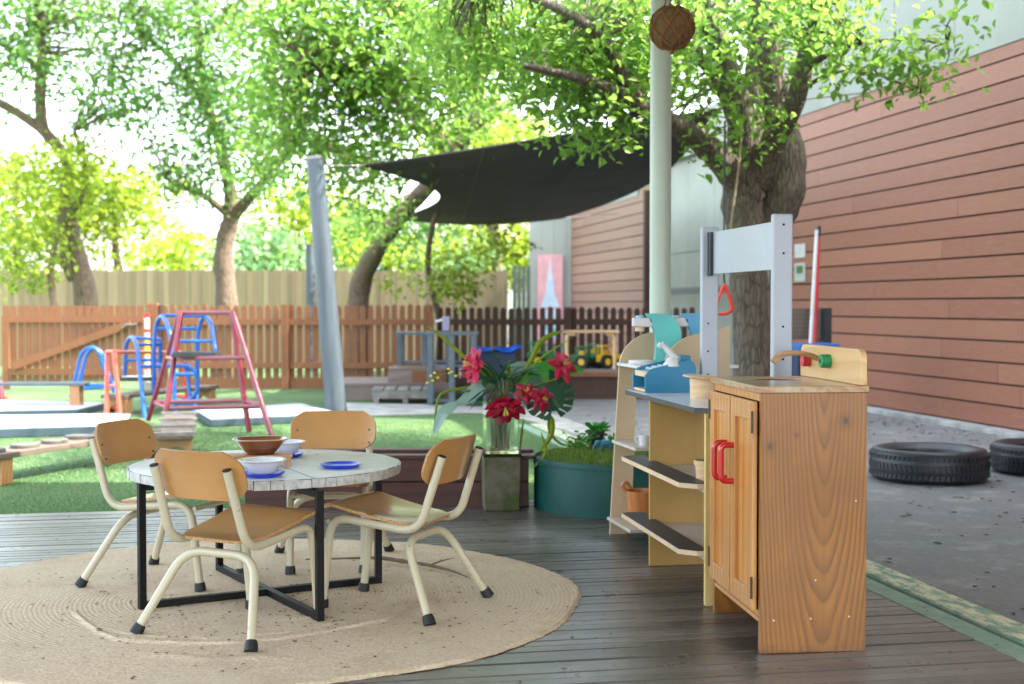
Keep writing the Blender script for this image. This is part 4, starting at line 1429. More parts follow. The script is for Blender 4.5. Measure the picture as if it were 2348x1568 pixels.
# worktop with real basin hole
def ringtop(x0, x1, y0, y1, z, cx_, cy_, r_, seg=48):
    pts_o, pts_i = [], []
    for k in range(seg):
        a = 2 * math.pi * k / seg
        dx, dy = math.cos(a), math.sin(a)
        ts = []
        if dx > 1e-9: ts.append((x1 - cx_) / dx)
        if dx < -1e-9: ts.append((x0 - cx_) / dx)
        if dy > 1e-9: ts.append((y1 - cy_) / dy)
        if dy < -1e-9: ts.append((y0 - cy_) / dy)
        t_ = min(ts)
        pts_o.append((cx_ + dx * t_, cy_ + dy * t_, z))
        pts_i.append((cx_ + dx * r_, cy_ + dy * r_, z))
    return pts_o, pts_i
X0, X1, Y0, Y1 = -.012, CW + .004, -.006, CD + .008
hc = (.175, .42, .092)
seg = 72
po, pi_ = ringtop(X0, X1, Y0, Y1, CH + .0215, *hc, seg=seg)
# snap nearest outer points to the corners
for cx_, cy_ in ((X0, Y0), (X1, Y0), (X1, Y1), (X0, Y1)):
    k = min(range(seg), key=lambda i: (po[i][0] - cx_) ** 2 + (po[i][1] - cy_) ** 2)
    po[k] = (cx_, cy_, po[k][2])
lo = lambda P_, z: [(p[0], p[1], z) for p in P_]
vs = po + pi_ + lo(pi_, CH + .0005) + lo(po, CH + .0005)
fs = []
for rr_ in range(4):
    for k in range(seg):
        a0, a1 = rr_ * seg + k, rr_ * seg + (k + 1) % seg
        c0, c1 = ((rr_ + 1) % 4) * seg + k, ((rr_ + 1) % 4) * seg + (k + 1) % seg
        fs.append((a0, a1, c1, c0))
b = B(); b.add(vs, fs); b.build('worktop', M_pinetop, cb, smooth=0, bevel=.0022)
b = B(); b.lathe([(.088, CH + .016), (.084, CH - .03), (.06, CH - .055), (.001, CH - .058)], 40, (hc[0], hc[1], 0)); b.build('basin', mat('dark basin', '#4a4038', .5), cb)
# doors
def door(y0, y1, hinge_y, hs_side):
    z0, z1 = .134, .795
    d = B(); sw = .052
    d.box(-.020, -.003, y0, y0 + sw, z0, z1); d.box(-.020, -.003, y1 - sw, y1, z0, z1)
    d.box(-.0195, -.0035, y0 + sw + .0003, y1 - sw - .0003, z0 + .0005, z0 + .06); d.box(-.0195, -.0035, y0 + sw + .0003, y1 - sw - .0003, z1 - .062, z1 - .0005)
    o = d.build('door', M_pine2, cb, smooth=0, bevel=.0025)
    p = B(); p.box(-.008, -.005, y0 + sw, y1 - sw, z0 + .055, z1 - .06); p.build('inset_panel', M_pinepanel, o, smooth=0)
    h = B()
    hy = y1 - .040 if hs_side > 0 else y0 + .034
    h.tube(fillet([(-.0195, hy, .635), (-.062, hy, .635), (-.062, hy, .515), (-.0195, hy, .515)], .028, 8), .0098, 16)
    h.build('handle', M_redplas, o)
    for z in (.73, .205):
        g = B(); g.tube([(-.021, hinge_y, z - .035), (-.021, hinge_y, z + .035)], .0042, 8); g.box(-.0208, -.0203, hinge_y - .012, hinge_y + .012, z - .034, z + .034); g.build('hinge', M_brass, o, smooth=0)
    return o
door(.024, .286, .0235, 1)
door(.298, .561, .5615, -1)
# splashback, tap, knobs
b = B()
rr_ = .035
outl = []
for (cy_, a0) in ((.0 + rr_, 180), (.60 - rr_, 90)):
    for k in range(7):
        a = R(a0 - k * 15)
        outl.append((cy_ + rr_ * math.cos(a), .115 - rr_ + rr_ * math.sin(a)))
outl = [(.0, .0)] + outl + [(.60, .0)]
z_ = CH + .0218
b.prism([(p[0] + .002, p[1] + z_) for p in outl], CW - .022, CW + .001, 'x'); b.build('splashback', M_splash, cb, smooth=35, bevel=.004)
b = B(); b.tube([(CW - .0225, .29, z_ + .066), (CW - .055, .29, z_ + .066)], [.0235, .0225], 28); k1 = b.build('knob', M_greenknob, cb, bevel=.002); tag(k1, 'green turned wooden knob')
b = B(); b.tube([(CW - .0555, .29, z_ + .066), (CW - .0562, .29, z_ + .066)], .006, 12); b.build('dowel', M_dark, k1)
b = B(); b.tube([(CW - .0225, .50, z_ + .060), (CW - .05, .50, z_ + .060)], [.0225, .0215], 28); k2 = b.build('knob', M_redknob, cb, bevel=.002); tag(k2, 'coral red turned wooden knob')
b = B()
tp = [(CW - .023, .40, z_ + .068), (CW - .06, .40, z_ + .083), (CW - .11, .40, z_ + .090), (CW - .155, .40, z_ + .084), (CW - .185, .40, z_ + .058)]
sp2 = smooth_path(tp, 5)
w_, h_ = .024, .018
vs, fs = [], []
for i, p in enumerate(sp2):
    t_ = (sp2[min(i + 1, len(sp2) - 1)] - sp2[max(i - 1, 0)]).normalized()
    n_ = t_.cross(Vector((0, 1, 0))).normalized()
    ww = w_ / 2 * (1 + .3 * i / len(sp2))
    for (a_, c_) in ((-ww, -h_ / 2), (ww, -h_ / 2), (ww, h_ / 2), (-ww, h_ / 2)):
        vs.append(p + Vector((0, a_, 0)) + n_ * c_)
for i in range(len(sp2) - 1):
    for k in range(4):
        fs.append((i * 4 + k, i * 4 + (k + 1) % 4, i * 4 + 4 + (k + 1) % 4, i * 4 + 4 + k))
fs += [(3, 2, 1, 0), tuple(len(vs) - 4 + k for k in range(4))]
b.add(vs, fs); b.build('tap', wood('tap wood', '#b98a5c', '#8f6238', rings=40, axis='X', rough=.35, coat=.3), cb, smooth=40, bevel=.002)
b = B()
for (x, z) in ((.045, .105), (.165, .108), (.29, .112), (.31, .48), (.18, .23)):
    b.tube([(x, -.0012, z), (x, .001, z)], .003, 10)
b.build('nail_plugs', mat('nail filler', '#d8c7a0', .6), cb)

# ---------------------------------------------------------------- toy shop stall with white frame
SR = R(9.35)
SO = at(1616, 1390, z=0)
stl = thing('toy_shop_stall', 'plywood toy shop stall with grey counter and white upright sign frame', 'toy stall', (SO.x, SO.y, 0), SR)
b = B(); b.box(0, .33, 0, .018, 0, .704); b.build('end_panel', [M_yedge], stl, smooth=0, bevel=.001)
b = B(); b.box(0, .33, .765, .783, 0, .704); b.build('end_panel', [M_yply], stl, smooth=0, bevel=.001)
ch_ = .06
b = B(); b.prism([(-.03 + ch_, -.012), (.36, -.012), (.36, 1.09), (-.03 + .02, 1.09), (-.03, 1.07), (-.03, -.012 + ch_)], .7045, .7235, 'z', 1)
b.prism([(-.028 + ch_, -.010), (.358, -.010), (.358, 1.088), (-.028 + .02, 1.088), (-.028, 1.068), (-.028, -.010 + ch_)], .7236, .7245, 'z', 0)
b.build('counter', [M_counter, M_cedge], stl, smooth=0, bevel=.001)
for z in (.425, .178):
    b = B(); b.box(.002, .328, .0185, .7645, z - .012, z); b.build('shelf', M_shelfw, stl, smooth=0)
    led = B()
    led.prism([(-.075, .09), (-.02, .035), (.028, .0185 if False else .035), (.028, .97), (-.045, .97), (-.075, .955)], z + .0005, z + .018, 'z', 0)
    led.prism([(-.073, .092), (-.02, .039), (.026, .039), (.026, .968), (-.045, .968), (-.073, .953)], z + .0182, z + .0192, 'z', 1)
    led.build('shelf_lip', [M_toycream, M_cedge], stl, smooth=0)
for (y0, y1) in ((.02, .055), (.885, .92)):
    b = B()
    rr_ = .012
    b.box(.262, .338, y0, y1, 0 if y0 > .5 else .7246, 1.435)
    o = b.build('upright', M_whitep, stl, smooth=0, bevel=.008, seg=3)
b = B(); b.box(.300, .320, .0552, .8848, 1.232, 1.412); b.build('header_board', M_whitep, stl, smooth=0, bevel=.002)
b = B(); b.box(.286, .2995, .846, .8845, 1.225, 1.412); b.build('corner_block', M_cedge, stl, smooth=0)
for (y, xs) in ((.019, (.300,)), (.884, (.29,))):
    for z in (1.395, 1.29, 1.02, .9, .8):
        b = B(); b.tube([(xs[0], y - .0015, z), (xs[0], y + .002, z)], .0042, 10); b.build('bolt', M_blacksteel, stl)
SM = Matrix.Translation(stl.location) @ Matrix.Rotation(SR, 4, 'Z')
def SP(x, y, z): return SM @ Vector((x, y, z))

# cash register
rp = SP(.0, .845, .7245)
rg = thing('toy_cash_register', 'blue wooden toy cash register with pale keys on the stall counter', 'toy register', tuple(rp), SR)
prof_ = [(0, 0), (.29, 0), (.30, .02), (.30, .12), (.285, .145), (.06, .098), (.0, .085)]
for y0 in (0, .205):
    b = B(); b.prism([(0, .0), (.22, 0), (.225, .01), (.225, .105), (.215, .13), (.195, .142), (.035, .104), (.02, .098), (0, .075)], y0, y0 + .012, 'y'); b.build('side_panel', M_toyblue, rg, smooth=35, bevel=.0015)
b = B(); b.prism([(.03, .078), (.2, .118), (.2, .125), (.03, .09)], .0122, .2048, 'y'); b.build('key_bed', M_toyblue, rg, smooth=0)
b = B(); b.box(.008, .03, .0122, .2048, .066, .089); b.build('front_lip', M_toycream, rg, smooth=0, bevel=.002)
b = B(); b.box(.004, .2, .0122, .2048, .004, .014); b.build('drawer_base', M_toycream, rg, smooth=0)
b = B(); b.box(.2, .206, .0122, .2048, .004, .117); b.build('back_panel', M_toyblue, rg, smooth=0)
for i in range(4):
    for j in range(5):
        x, y = .045 + i * .026, .024 + j * .03
        z = .09 + (x - .03) * .206
        b = B(); b.box(x, x + .017, y, y + .018, z + .001, z + .011); b.build('key', M_toywhite if (i + j) % 3 else M_keys, rg, smooth=0, bevel=.002)
b = B(); b.box(.165, .21, .03, .15, .122, .158); b.build('receipt_block', M_toyblue, rg, smooth=0, bevel=.006)
# scanner
sp3 = SP(.125, .87, .7245 + .112)
sc = thing('toy_scanner', 'white toy barcode scanner resting on the blue register', 'toy scanner', tuple(sp3), SR)
b = B(); b.lathe([(.001, 0), (.035, 0), (.034, .012), (.024, .03), (.016, .04), (.001, .042)], 20)
b.build('base', M_toywhite, sc, smooth=50)
b = B(); b.tube(smooth_path([(.015, 0, .03), (-.005, 0, .055), (-.035, 0, .085), (-.048, 0, .096)], 4), lerp_list([.018, .015, .012, .013], 13), 12); b.build('handle', M_toywhite, sc, smooth=50)
b = B(); b.tube([(-.05, 0, .094), (-.062, 0, .084)], [.013, .009], 12); b.build('nozzle', M_toywhite, sc)
# round wooden steamer box and lid
bp = at(1612, 912, z=.7245)
sb = thing('steamer_box', 'round pale wooden box with a thin lid beside the sink cabinet', 'box', (bp.x, bp.y, .7245))
b = B(); b.lathe([(.001, 0), (.0535, 0), (.054, .024), (.0533, .0245), (.054, .025), (.054, .052), (.0505, .052), (.0505, .004), (.001, .003)], 40); b.build('body', M_bamboo, sb)
b = B(); b.lathe([(.001, .0), (.055, 0), (.055, .026), (.052, .028), (.001, .028)], 40, (0, 0, .0525)); b.build('lid', M_bamboo, sb)
tr_ = thing('wooden_tray', 'thin round wooden board balanced on the steamer box', 'board', (bp.x, bp.y, .7245 + .082), 0)
b = B(); b.lathe([(.001, .0), (.082, 0), (.084, .003), (.082, .006), (.001, .005)], 44); o = b.build('disc', M_bamboo, tr_)
tr_.rotation_euler = (R(2), R(4), 0)
# bucket with green toys
kp = SP(.075, .20, .4255)
kb = thing('wooden_bucket', 'small pale wooden tub holding green bits on the stall shelf', 'tub', tuple(kp))
b = B(); b.lathe([(.001, .002), (.044, .0), (.048, .03), (.0505, .068), (.056, .069), (.056, .085), (.051, .086), (.0495, .07), (.043, .01), (.001, .008)], 36); b.build('tub', M_bamboo, kb)
r = random.Random(2)
for i in range(5):
    b = B(); p = (r.uniform(-.025, .025), r.uniform(-.025, .025), .068 + r.uniform(0, .01))
    b.lathe([(.001, -.012), (.012, -.006), (.013, .004), (.001, .012)], 8, p, fn=lambda a: 1 + .3 * math.sin(3 * a)); b.build('green_piece', M_greenknob, kb, smooth=0)

# ---------------------------------------------------------------- ladder shelf behind
LO = Vector((.548, 5.975, 0)); LR = R(11.6)
ls = thing('ladder_shelf', 'pale birch play shelf with rounded arched sides behind the stall', 'shelf', (LO.x, LO.y, 0), LR)
def side(y, dx=0):
    b = B()
    def band_(outer, inner):
        n = len(outer)
        poly = outer + inner[::-1]
        b.prism(poly, y, y + .014, 'y')
    # front leg
    b.prism([(0, 0), (.105, 0), (.135, .80), (.045, .80)], y, y + .014, 'y')
    arc = []
    for k in range(9):
        a = R(180 - k * 10)
        arc.append((.235 + .19 * math.cos(a), .80 + .17 * math.sin(a)))
    arc += [(.30, .985), (.36, 1.005), (.36, .85), (.30, .835), (.21, .82), (.135, .8003), (.045, .8003)]
    b.prism(list(reversed(arc)), y, y + .014, 'y')
    b.prism([(.28, 0), (.36, 0), (.36, .8495), (.30, .8345), (.28, .8312)], y, y + .014, 'y')
    b.v = [(x + dx, yy, z) for x, yy, z in b.v]
    return b.build('side_panel', M_birch, ls, smooth=0, bevel=.0015)
side(-.01, .09); side(.39)
for z in (.085, .455, .825):
    b = B(); xf = .05 * z / .8 - .02
    b.box(xf, .50, .0045, .3895, z - .014, z); b.box(xf, xf + .035, -.01, .684, z - .0135, z - .0005) if False else None
    b.build('shelf', M_toywhite if z > .8 else M_shelfw, ls, smooth=0, bevel=.001)
LM = Matrix.Translation(ls.location) @ Matrix.Rotation(LR, 4, 'Z')
def mixer(px_, m_, label, Y, zb=.8255):
    p = at(px_[0], px_[1], Y=Y)
    t = thing('toy_mixer', label, 'toy mixer', (p.x, Y, zb), R(0), 'toy food mixers on the play shelf')
    b = B(); b.lathe([(.001, 0), (.062, 0), (.063, .004), (.06, .018), (.001, .02)], 36, (-.075, 0, 0)); b.build('base_disc', M_toywhite, t)
    outer, inner = [], []
    for k in range(15):
        s_ = k / 14
        z = .235 * s_
        bul = .05 * math.sin(math.pi * s_ * .9)
        outer.append((.055 + bul - .045 * max(0, s_ - .75) * 4 * .6, z))
        inner.append((-.022 + .040 * math.sin(math.pi * s_) * .5 - .02 * s_ - .045 * max(0, s_ - .6), z))
    poly = outer + inner[::-1]
    for (y0, mm, nm) in ((-.036, m_, 'side_panel'), (.02, m_, 'side_panel')):
        b = B(); b.prism(poly, y0, y0 + .016, 'y'); b.build(nm, mm, t, smooth=35, bevel=.002)
    pin = [(x - .012, z) for x, z in outer] + [(x + .004, z) for x, z in inner][::-1]
    b = B(); b.prism([(x, z) for x, z in pin], -.0195, .0195, 'y'); b.build('core', M_toycream, t, smooth=35)
    b = B(); b.box(-.12, -.025, -.036, .036, .172, .215); o = b.build('head', M_toywhite, t, smooth=0, bevel=.008)
    b = B(); b.tube([(-.085, 0, .215), (-.085, 0, .225)], .02, 20); b.build('dial', M_keys, t)
    b = B(); b.tube([(-.085, 0, .1775), (-.085, 0, .152)], .022, 18); b.build('mixer_neck', M_toycream, t)
    return t
mixer((1508, 800), M_aqua, 'aqua toy food mixer with white head on the play shelf', 6.2)
mixer((1590, 800), M_sky, 'sky blue toy food mixer behind the white upright', 6.25)
kp = LM @ Vector((.10, .20, .0855))
ob_ = thing('wooden_pail', 'orange brown wooden pail with handle notch on the bottom shelf', 'pail', tuple(kp))
b = B(); b.lathe([(.001, 0), (.058, 0), (.064, .05), (.074, .13), (.076, .15), (.071, .15), (.069, .13), (.058, .02), (.001, .01)], 26, fn=lambda a: 1 + .03 * math.sin(2 * a)); b.build('body', M_orange, ob_)
b = B(); b.tube(smooth_path([(-.072, 0, .145), (-.09, 0, .175), (-.07, 0, .185), (-.05, 0, .155)], 4), .009, 8); b.build('ear', M_orange, ob_)
kp = LM @ Vector((.08, .10, .4555))
cp = thing('white_cup', 'small white toy cup on the middle birch shelf', 'cup', tuple(kp))
b = B(); b.lathe([(.001, 0), (.022, 0), (.026, .05), (.024, .05), (.02, .006), (.001, .005)], 20); b.build('body', M_toywhite, cp)
b = B(); b.tube(fillet([(-.024, 0, .04), (-.042, 0, .04), (-.042, 0, .015), (-.022, 0, .015)], .01), .003, 6); b.build('handle', M_toywhite, cp)

# ---------------------------------------------------------------- planters and flower arrangement
pb = at(1147, 1172, z=0); Yp = pb.y + .1
ped = thing('stone_pedestal', 'square mossy concrete pedestal carrying the glass flower vase', 'pedestal', (pb.x, Yp, 0), R(6))
b = B()
b.add([(-.095, -.095, 0), (.095, -.095, 0), (.095, .095, 0), (-.095, .095, 0), (-.1, -.1, .29), (.1, -.1, .29), (.1, .1, .29), (-.1, .1, .29)], [(3, 2, 1, 0), (4, 5, 6, 7), (0, 1, 5, 4), (1, 2, 6, 5), (2, 3, 7, 6), (3, 0, 4, 7)])
b.build('block', M_stone, ped, smooth=0, bevel=.008)
b = B(); b.box(-.103, .103, -.103, .103, .2905, .305); b.build('cap', M_dark, ped, smooth=0, bevel=.003)
VZ = .3055
vz = thing('glass_vase', 'tall square clear glass vase on the mossy pedestal', 'vase', (pb.x, Yp, VZ), R(6))
b = B()
def sqr(h, z): return [(-h, -h, z), (h, -h, z), (h, h, z), (-h, h, z)]
vs = sqr(.088, 0) + sqr(.088, .375) + sqr(.084, .375) + sqr(.084, .02)
fs = [(3, 2, 1, 0)] + [(r_ * 4 + k, r_ * 4 + (k + 1) % 4, r_ * 4 + 4 + (k + 1) % 4, r_ * 4 + 4 + k) for r_ in range(3) for k in range(4)] + [(12, 13, 14, 15)]
b.add(vs, fs); b.build('glass', M_glass, vz, smooth=0)
FL = thing('flower_arrangement', 'tropical flower arrangement of crimson blooms and big glossy leaves in the vase', 'flower arrangement', (pb.x, Yp, VZ + .03))
O_ = Vector(FL.location)
def pxl(u, v, dY=0): return at(u, v, Y=Yp + dY) - O_
def leafblade(b, spine, wid, fold=.15, n=10, twist=0, across=None):
    sp = smooth_path(spine, 4)
    ac = Vector(across) if across else None
    def fn(u, v):
        i = u * (len(sp) - 1)
        k = min(int(i), len(sp) - 2)
        p = sp[k].lerp(sp[k + 1], i - k)
        t_ = (sp[k + 1] - sp[k]).normalized()
        s_ = ac if ac else t_.cross(Vector((0, 1, .25))).normalized()
        s_ = (s_ - t_ * s_.dot(t_)).normalized()
        n_ = s_.cross(t_)
        ww = wid(u) if callable(wid) else wid * math.sin(math.pi * min(1, u * .97 + .03)) ** .7
        y = (2 * v - 1)
        return p + s_ * ww * y + n_ * abs(y) * ww * fold * 2 + n_ * .002 * math.sin(u * 40) * abs(y)
    b.grid(fn, n * 2, 6, thick=.001)
# stems inside the vase
b = B()
r = random.Random(9)
for i in range(54):
    x0, y0 = r.uniform(-.05, .05), r.uniform(-.05, .05)
    x1, y1 = r.uniform(-.07, .07), r.uniform(-.07, .07)
    b.tube([(x0, y0, -.008), ((x0 + x1) / 2 + r.uniform(-.01, .01), (y0 + y1) / 2, .17), (x1, y1, .36)], r.uniform(.002, .007), 6)
b.build('stems', mat('green stems', '#4f6a3a', .6, c2='#7a6a4a', vs=12), FL)
b = B()
for i in range(60):
    a = r.uniform(0, 6.28); L_ = r.uniform(.12, .3)
    p0_ = Vector((r.uniform(-.05, .05), r.uniform(-.05, .05), .3)); d_ = Vector((math.cos(a) * .8, math.sin(a) * .6, r.uniform(-.2, 1.3))).normalized()
    leafblade(b, [p0_, p0_ + d_ * L_ * .5 + Vector((0, 0, .03)), p0_ + d_ * L_ + Vector((0, 0, -.03))], .003 + .005 * r.random(), n=3)
b.build('filler_foliage', M_frond, FL)
# strap blades
blades = [([(1140, 890), (1100, 850), (1060, 815), (1010, 770), (972, 742)], .010), ([(1180, 880), (1215, 830), (1235, 790), (1260, 770), (1296, 757)], .017), ([(1175, 890), (1165, 850), (1168, 825)], .010),
          ([(1150, 890), (1130, 860), (1108, 830)], .014), ([(1190, 880), (1230, 830), (1270, 800), (1310, 775)], .006),
          ([(1240, 960), (1262, 960), (1262, 1000), (1235, 1035)], .018), ([(1262, 930), (1258, 985), (1290, 1020), (1330, 1010)], .008), ([(1200, 960), (1195, 1000), (1190, 1050)], .006), ([(1240, 990), (1250, 1040), (1220, 1075)], .010),
          ([(1120, 880), (1060, 890), (1010, 905), (998, 950), (996, 985)], .008)]
b = B()
for pts, wd in blades:
    leafblade(b, [pxl(u, v, -.03) for u, v in pts], wd, fold=.3)
b.build('strap_leaves', M_blade, FL)
def bigleaf(pts, wd, m, nm, dY=-.05, across=(0, .35, 1), fold=.15):
    b = B(); leafblade(b, [pxl(u, v, dY) for u, v in pts], lambda u: wd * (math.sin(math.pi * min(1, (u * .96 + .04)) ** .8) ** .75), fold, 12, across=across); return b.build(nm, m, FL, smooth=60)
bigleaf([(1180, 880), (1230, 855), (1290, 845), (1340, 850)], .062, M_frond2, 'banana_leaf', .02)
bigleaf([(1150, 880), (1160, 860), (1180, 845), (1210, 840), (1235, 850)], .038, M_frond3, 'broad_leaf', .03)
bigleaf([(1130, 880), (1100, 890), (1070, 915), (1040, 930)], .042, M_frond3, 'broad_leaf', -.04)
bigleaf([(1048, 925), (1020, 945), (1005, 975), (993, 998)], .036, M_frond3, 'broad_leaf', -.06)
bigleaf([(1105, 870), (1130, 880), (1150, 900)], .04, M_frond, 'broad_leaf', -.05)
# split monstera leaf
b = B()
cm = pxl(1262, 915, -.04)
ax1, ax2 = Vector((.25, -.25, -.93)).normalized(), Vector((.95, .1, .25)).normalized()
nrm = ax1.cross(ax2)
def mon(a):  # outline radius of the leaf
    return .135 * (1 - .18 * math.cos(a)) * (1 + .03 * math.sin(9 * a))
for s_ in (-1, 1):
    lobes = 7
    for k in range(lobes):
        a0 = s_ * (R(14) + k * R(22.5)); a1 = s_ * (R(14) + k * R(22.5) + R(19.5))
        vs, root = [], cm + ax1 * (.03 - .012 * k)
        pts = [root]
        for j in range(5):
            a = a0 + (a1 - a0) * j / 4
            rr_ = mon(a)
            p = cm + ax1 * math.cos(a) * rr_ + ax2 * math.sin(a) * rr_ * 1.02 - nrm * .03 * math.sin(a) ** 2
            pts.append(p)
        root2 = cm + ax1 * (.045 - .012 * k)
        pts.append(root2)
        o_ = len(b.v)
        b.add(pts + [p + nrm * .001 for p in pts], [tuple(range(len(pts))), tuple(range(2 * len(pts) - 1, len(pts) - 1, -1))])
inn = []
for k in range(30):
    a = 2 * math.pi * k / 30
    rr_ = mon(a) * (.62 if abs(a - math.pi) > .35 else .35)
    inn.append(cm + ax1 * math.cos(a) * rr_ + ax2 * math.sin(a) * rr_ - nrm * (.03 * math.sin(a) ** 2 * .4 - .002))
b.add(inn + [p + nrm * .001 for p in inn], [tuple(range(30)), tuple(range(59, 29, -1))])
b.build('monstera_leaf', M_frond, FL, smooth=0)
# blooms
def bloom(u, v, dY, face, size, m, n=8, seed=0):
    r = random.Random(seed)
    c = pxl(u, v, dY)
    f = Vector(face).normalized()
    s1 = f.orthogonal().normalized(); s2 = f.cross(s1)
    b = B()
    for layer in range(2):
        for k in range(n - layer * 2):
            a = 2 * math.pi * (k + .5 * layer) / (n - layer * 2) + r.uniform(-.15, .15)
            d_ = s1 * math.cos(a) + s2 * math.sin(a)
            L_ = size * r.uniform(.8, 1.1) * (1 - .25 * layer)
            lift = .25 + .45 * layer
            sp = [c, c + d_ * L_ * .5 + f * L_ * lift * .6, c + d_ * L_ + f * L_ * lift * .4 + Vector((0, 0, -.15 * L_))]
            leafblade(b, sp, size * r.uniform(.24, .32), fold=.3, n=5, across=f.cross(d_))
    o = b.build('bloom', m, FL, smooth=60)
    b = B()
    for k in range(7):
        a = r.uniform(0, 6.28); d_ = (f + (s1 * math.cos(a) + s2 * math.sin(a)) * .35).normalized()
        b.tube([c, c + d_ * size * .45], .0014, 5); b.lathe([(.0005, -.003), (.003, 0), (.0005, .003)], 6, tuple(c + d_ * size * .45))
    b.build('stamens', M_yflower, o)
    b = B(); b.tube(smooth_path([c - f * .01, c - f * .04 + Vector((0, 0, -.05)), Vector((c.x * .2, c.y * .2, .3))], 4), .003, 6); b.build('stem', M_blade, o)
bloom(1083, 836, -.08, (-.75, -.55, .25), .115, M_petal2, 7, 1)
bloom(1290, 836, -.08, (.5, -.7, .5), .10, M_petal2, 6, 2)
bloom(1158, 932, -.13, (0, -.55, -.6), .115, M_petal, 8, 3)
bloom(1206, 900, -.12, (.1, -.7, .4), .08, M_petal, 7, 4)
bloom(1242, 912, -.12, (.6, -.7, -.1), .075, M_petal2, 7, 5)
b = B()
for (u, v) in ((988, 862), (996, 855), (1004, 866), (992, 873), (1028, 846), (1036, 852), (1030, 856), (1045, 862), (980, 878)):
    p = pxl(u, v, -.05)
    b.lathe([(.0005, -.007), (.008, -.003), (.009, .003), (.0005, .007)], 8, tuple(p), fn=lambda a: 1 + .35 * math.sin(4 * a))
b.build('yellow_florets', M_yflower, FL)
b = B(); b.tube(smooth_path([pxl(978, 880, -.05), pxl(1010, 858, -.05), pxl(1060, 862, -.05), pxl(1140, 900, -.02)], 4), .002, 5); b.build('floret_stem', M_blade, FL)

# timber edging box behind the table
e0, e1 = at(560, 1163, z=0), at(1212, 1163, z=0)
pbx = thing('timber_planter', 'long low dark red brown timber planter box behind the table', 'planter', (0, 0, 0), 0)
pbx.location = (e0.x, 7.22, 0)
LL = e1.x - e0.x
for z0, z1 in ((0, .135), (.138, .262)):
    b = B(); b.box(0, LL, 0, .05, z0, z1); b.build('front_board', M_sleeper, pbx, smooth=0, bevel=.004)
b = B(); b.box(-.03, LL + .03, -.015, .09, .2625, .283); b.build('rim', M_sleeper, pbx, smooth=0, bevel=.004)
b = B(); b.box(0, LL, .32, .37, 0, .262); b.build('back_board', M_sleeper, pbx, smooth=0, bevel=.004)
b = B(); b.box(-.03, LL + .03, .28, .385, .2625, .283); b.build('rim', M_sleeper, pbx, smooth=0, bevel=.004)
for x in (0, LL - .05):
    b = B(); b.box(x, x + .05, .0505, .3195, 0, .262); b.build('end_board', M_sleeper, pbx, smooth=0)
b = B(); b.box(.0505, LL - .0505, .0505, .3195, 0, .17); b.build('soil', M_ground, pbx, smooth=0)

# teal round planter with fake grass
GCn = Vector((.62, 7.28, 0)); GR = .50
gpz = thing('round_planter', 'round teal metal planter topped with fake grass', 'planter', tuple(GCn))
b = B(); b.lathe([(GR - .01, .0), (GR, .0), (GR, .27), (GR - .004, .278), (GR - .01, .27)], 72); b.build('wall', M_teal, gpz)
b = B(); b.lathe([(GR - .012, .25), (GR - .05, .27), (.001, .285)], 48); b.build('soil', mat('moss base', '#4a5a22', .95), gpz)
b = B(); vs, fs = [], []
r = random.Random(8)
for i in range(9000):
    a, q_ = r.uniform(0, 6.283), (GR + .006) * math.sqrt(r.random())
    if r.random() < .25: q_ = GR * r.uniform(.93, 1.02)
    x, y = q_ * math.cos(a), q_ * math.sin(a)
    z = .285 - .035 * (q_ / GR) ** 6
    L_ = r.uniform(.02, .042); t_ = r.uniform(0, 6.283); le = r.uniform(.2, .9)
    ox = x / GR * .5 if q_ > GR * .9 else 0; oy = y / GR * .5 if q_ > GR * .9 else 0
    w2 = .0022
    o_ = len(vs)
    vs += [(x - w2 * math.sin(t_), y + w2 * math.cos(t_), z), (x + w2 * math.sin(t_), y - w2 * math.cos(t_), z), (x + L_ * (le * math.cos(t_) * .6 + ox), y + L_ * (le * math.sin(t_) * .6 + oy), z + L_ * (.75 if q_ < GR * .93 else .1))]
    fs.append((o_, o_ + 1, o_ + 2))
b.add(vs, fs)
o = b.build('grass_top', M_moss, gpz, smooth=0); o['kind'] = 'stuff'
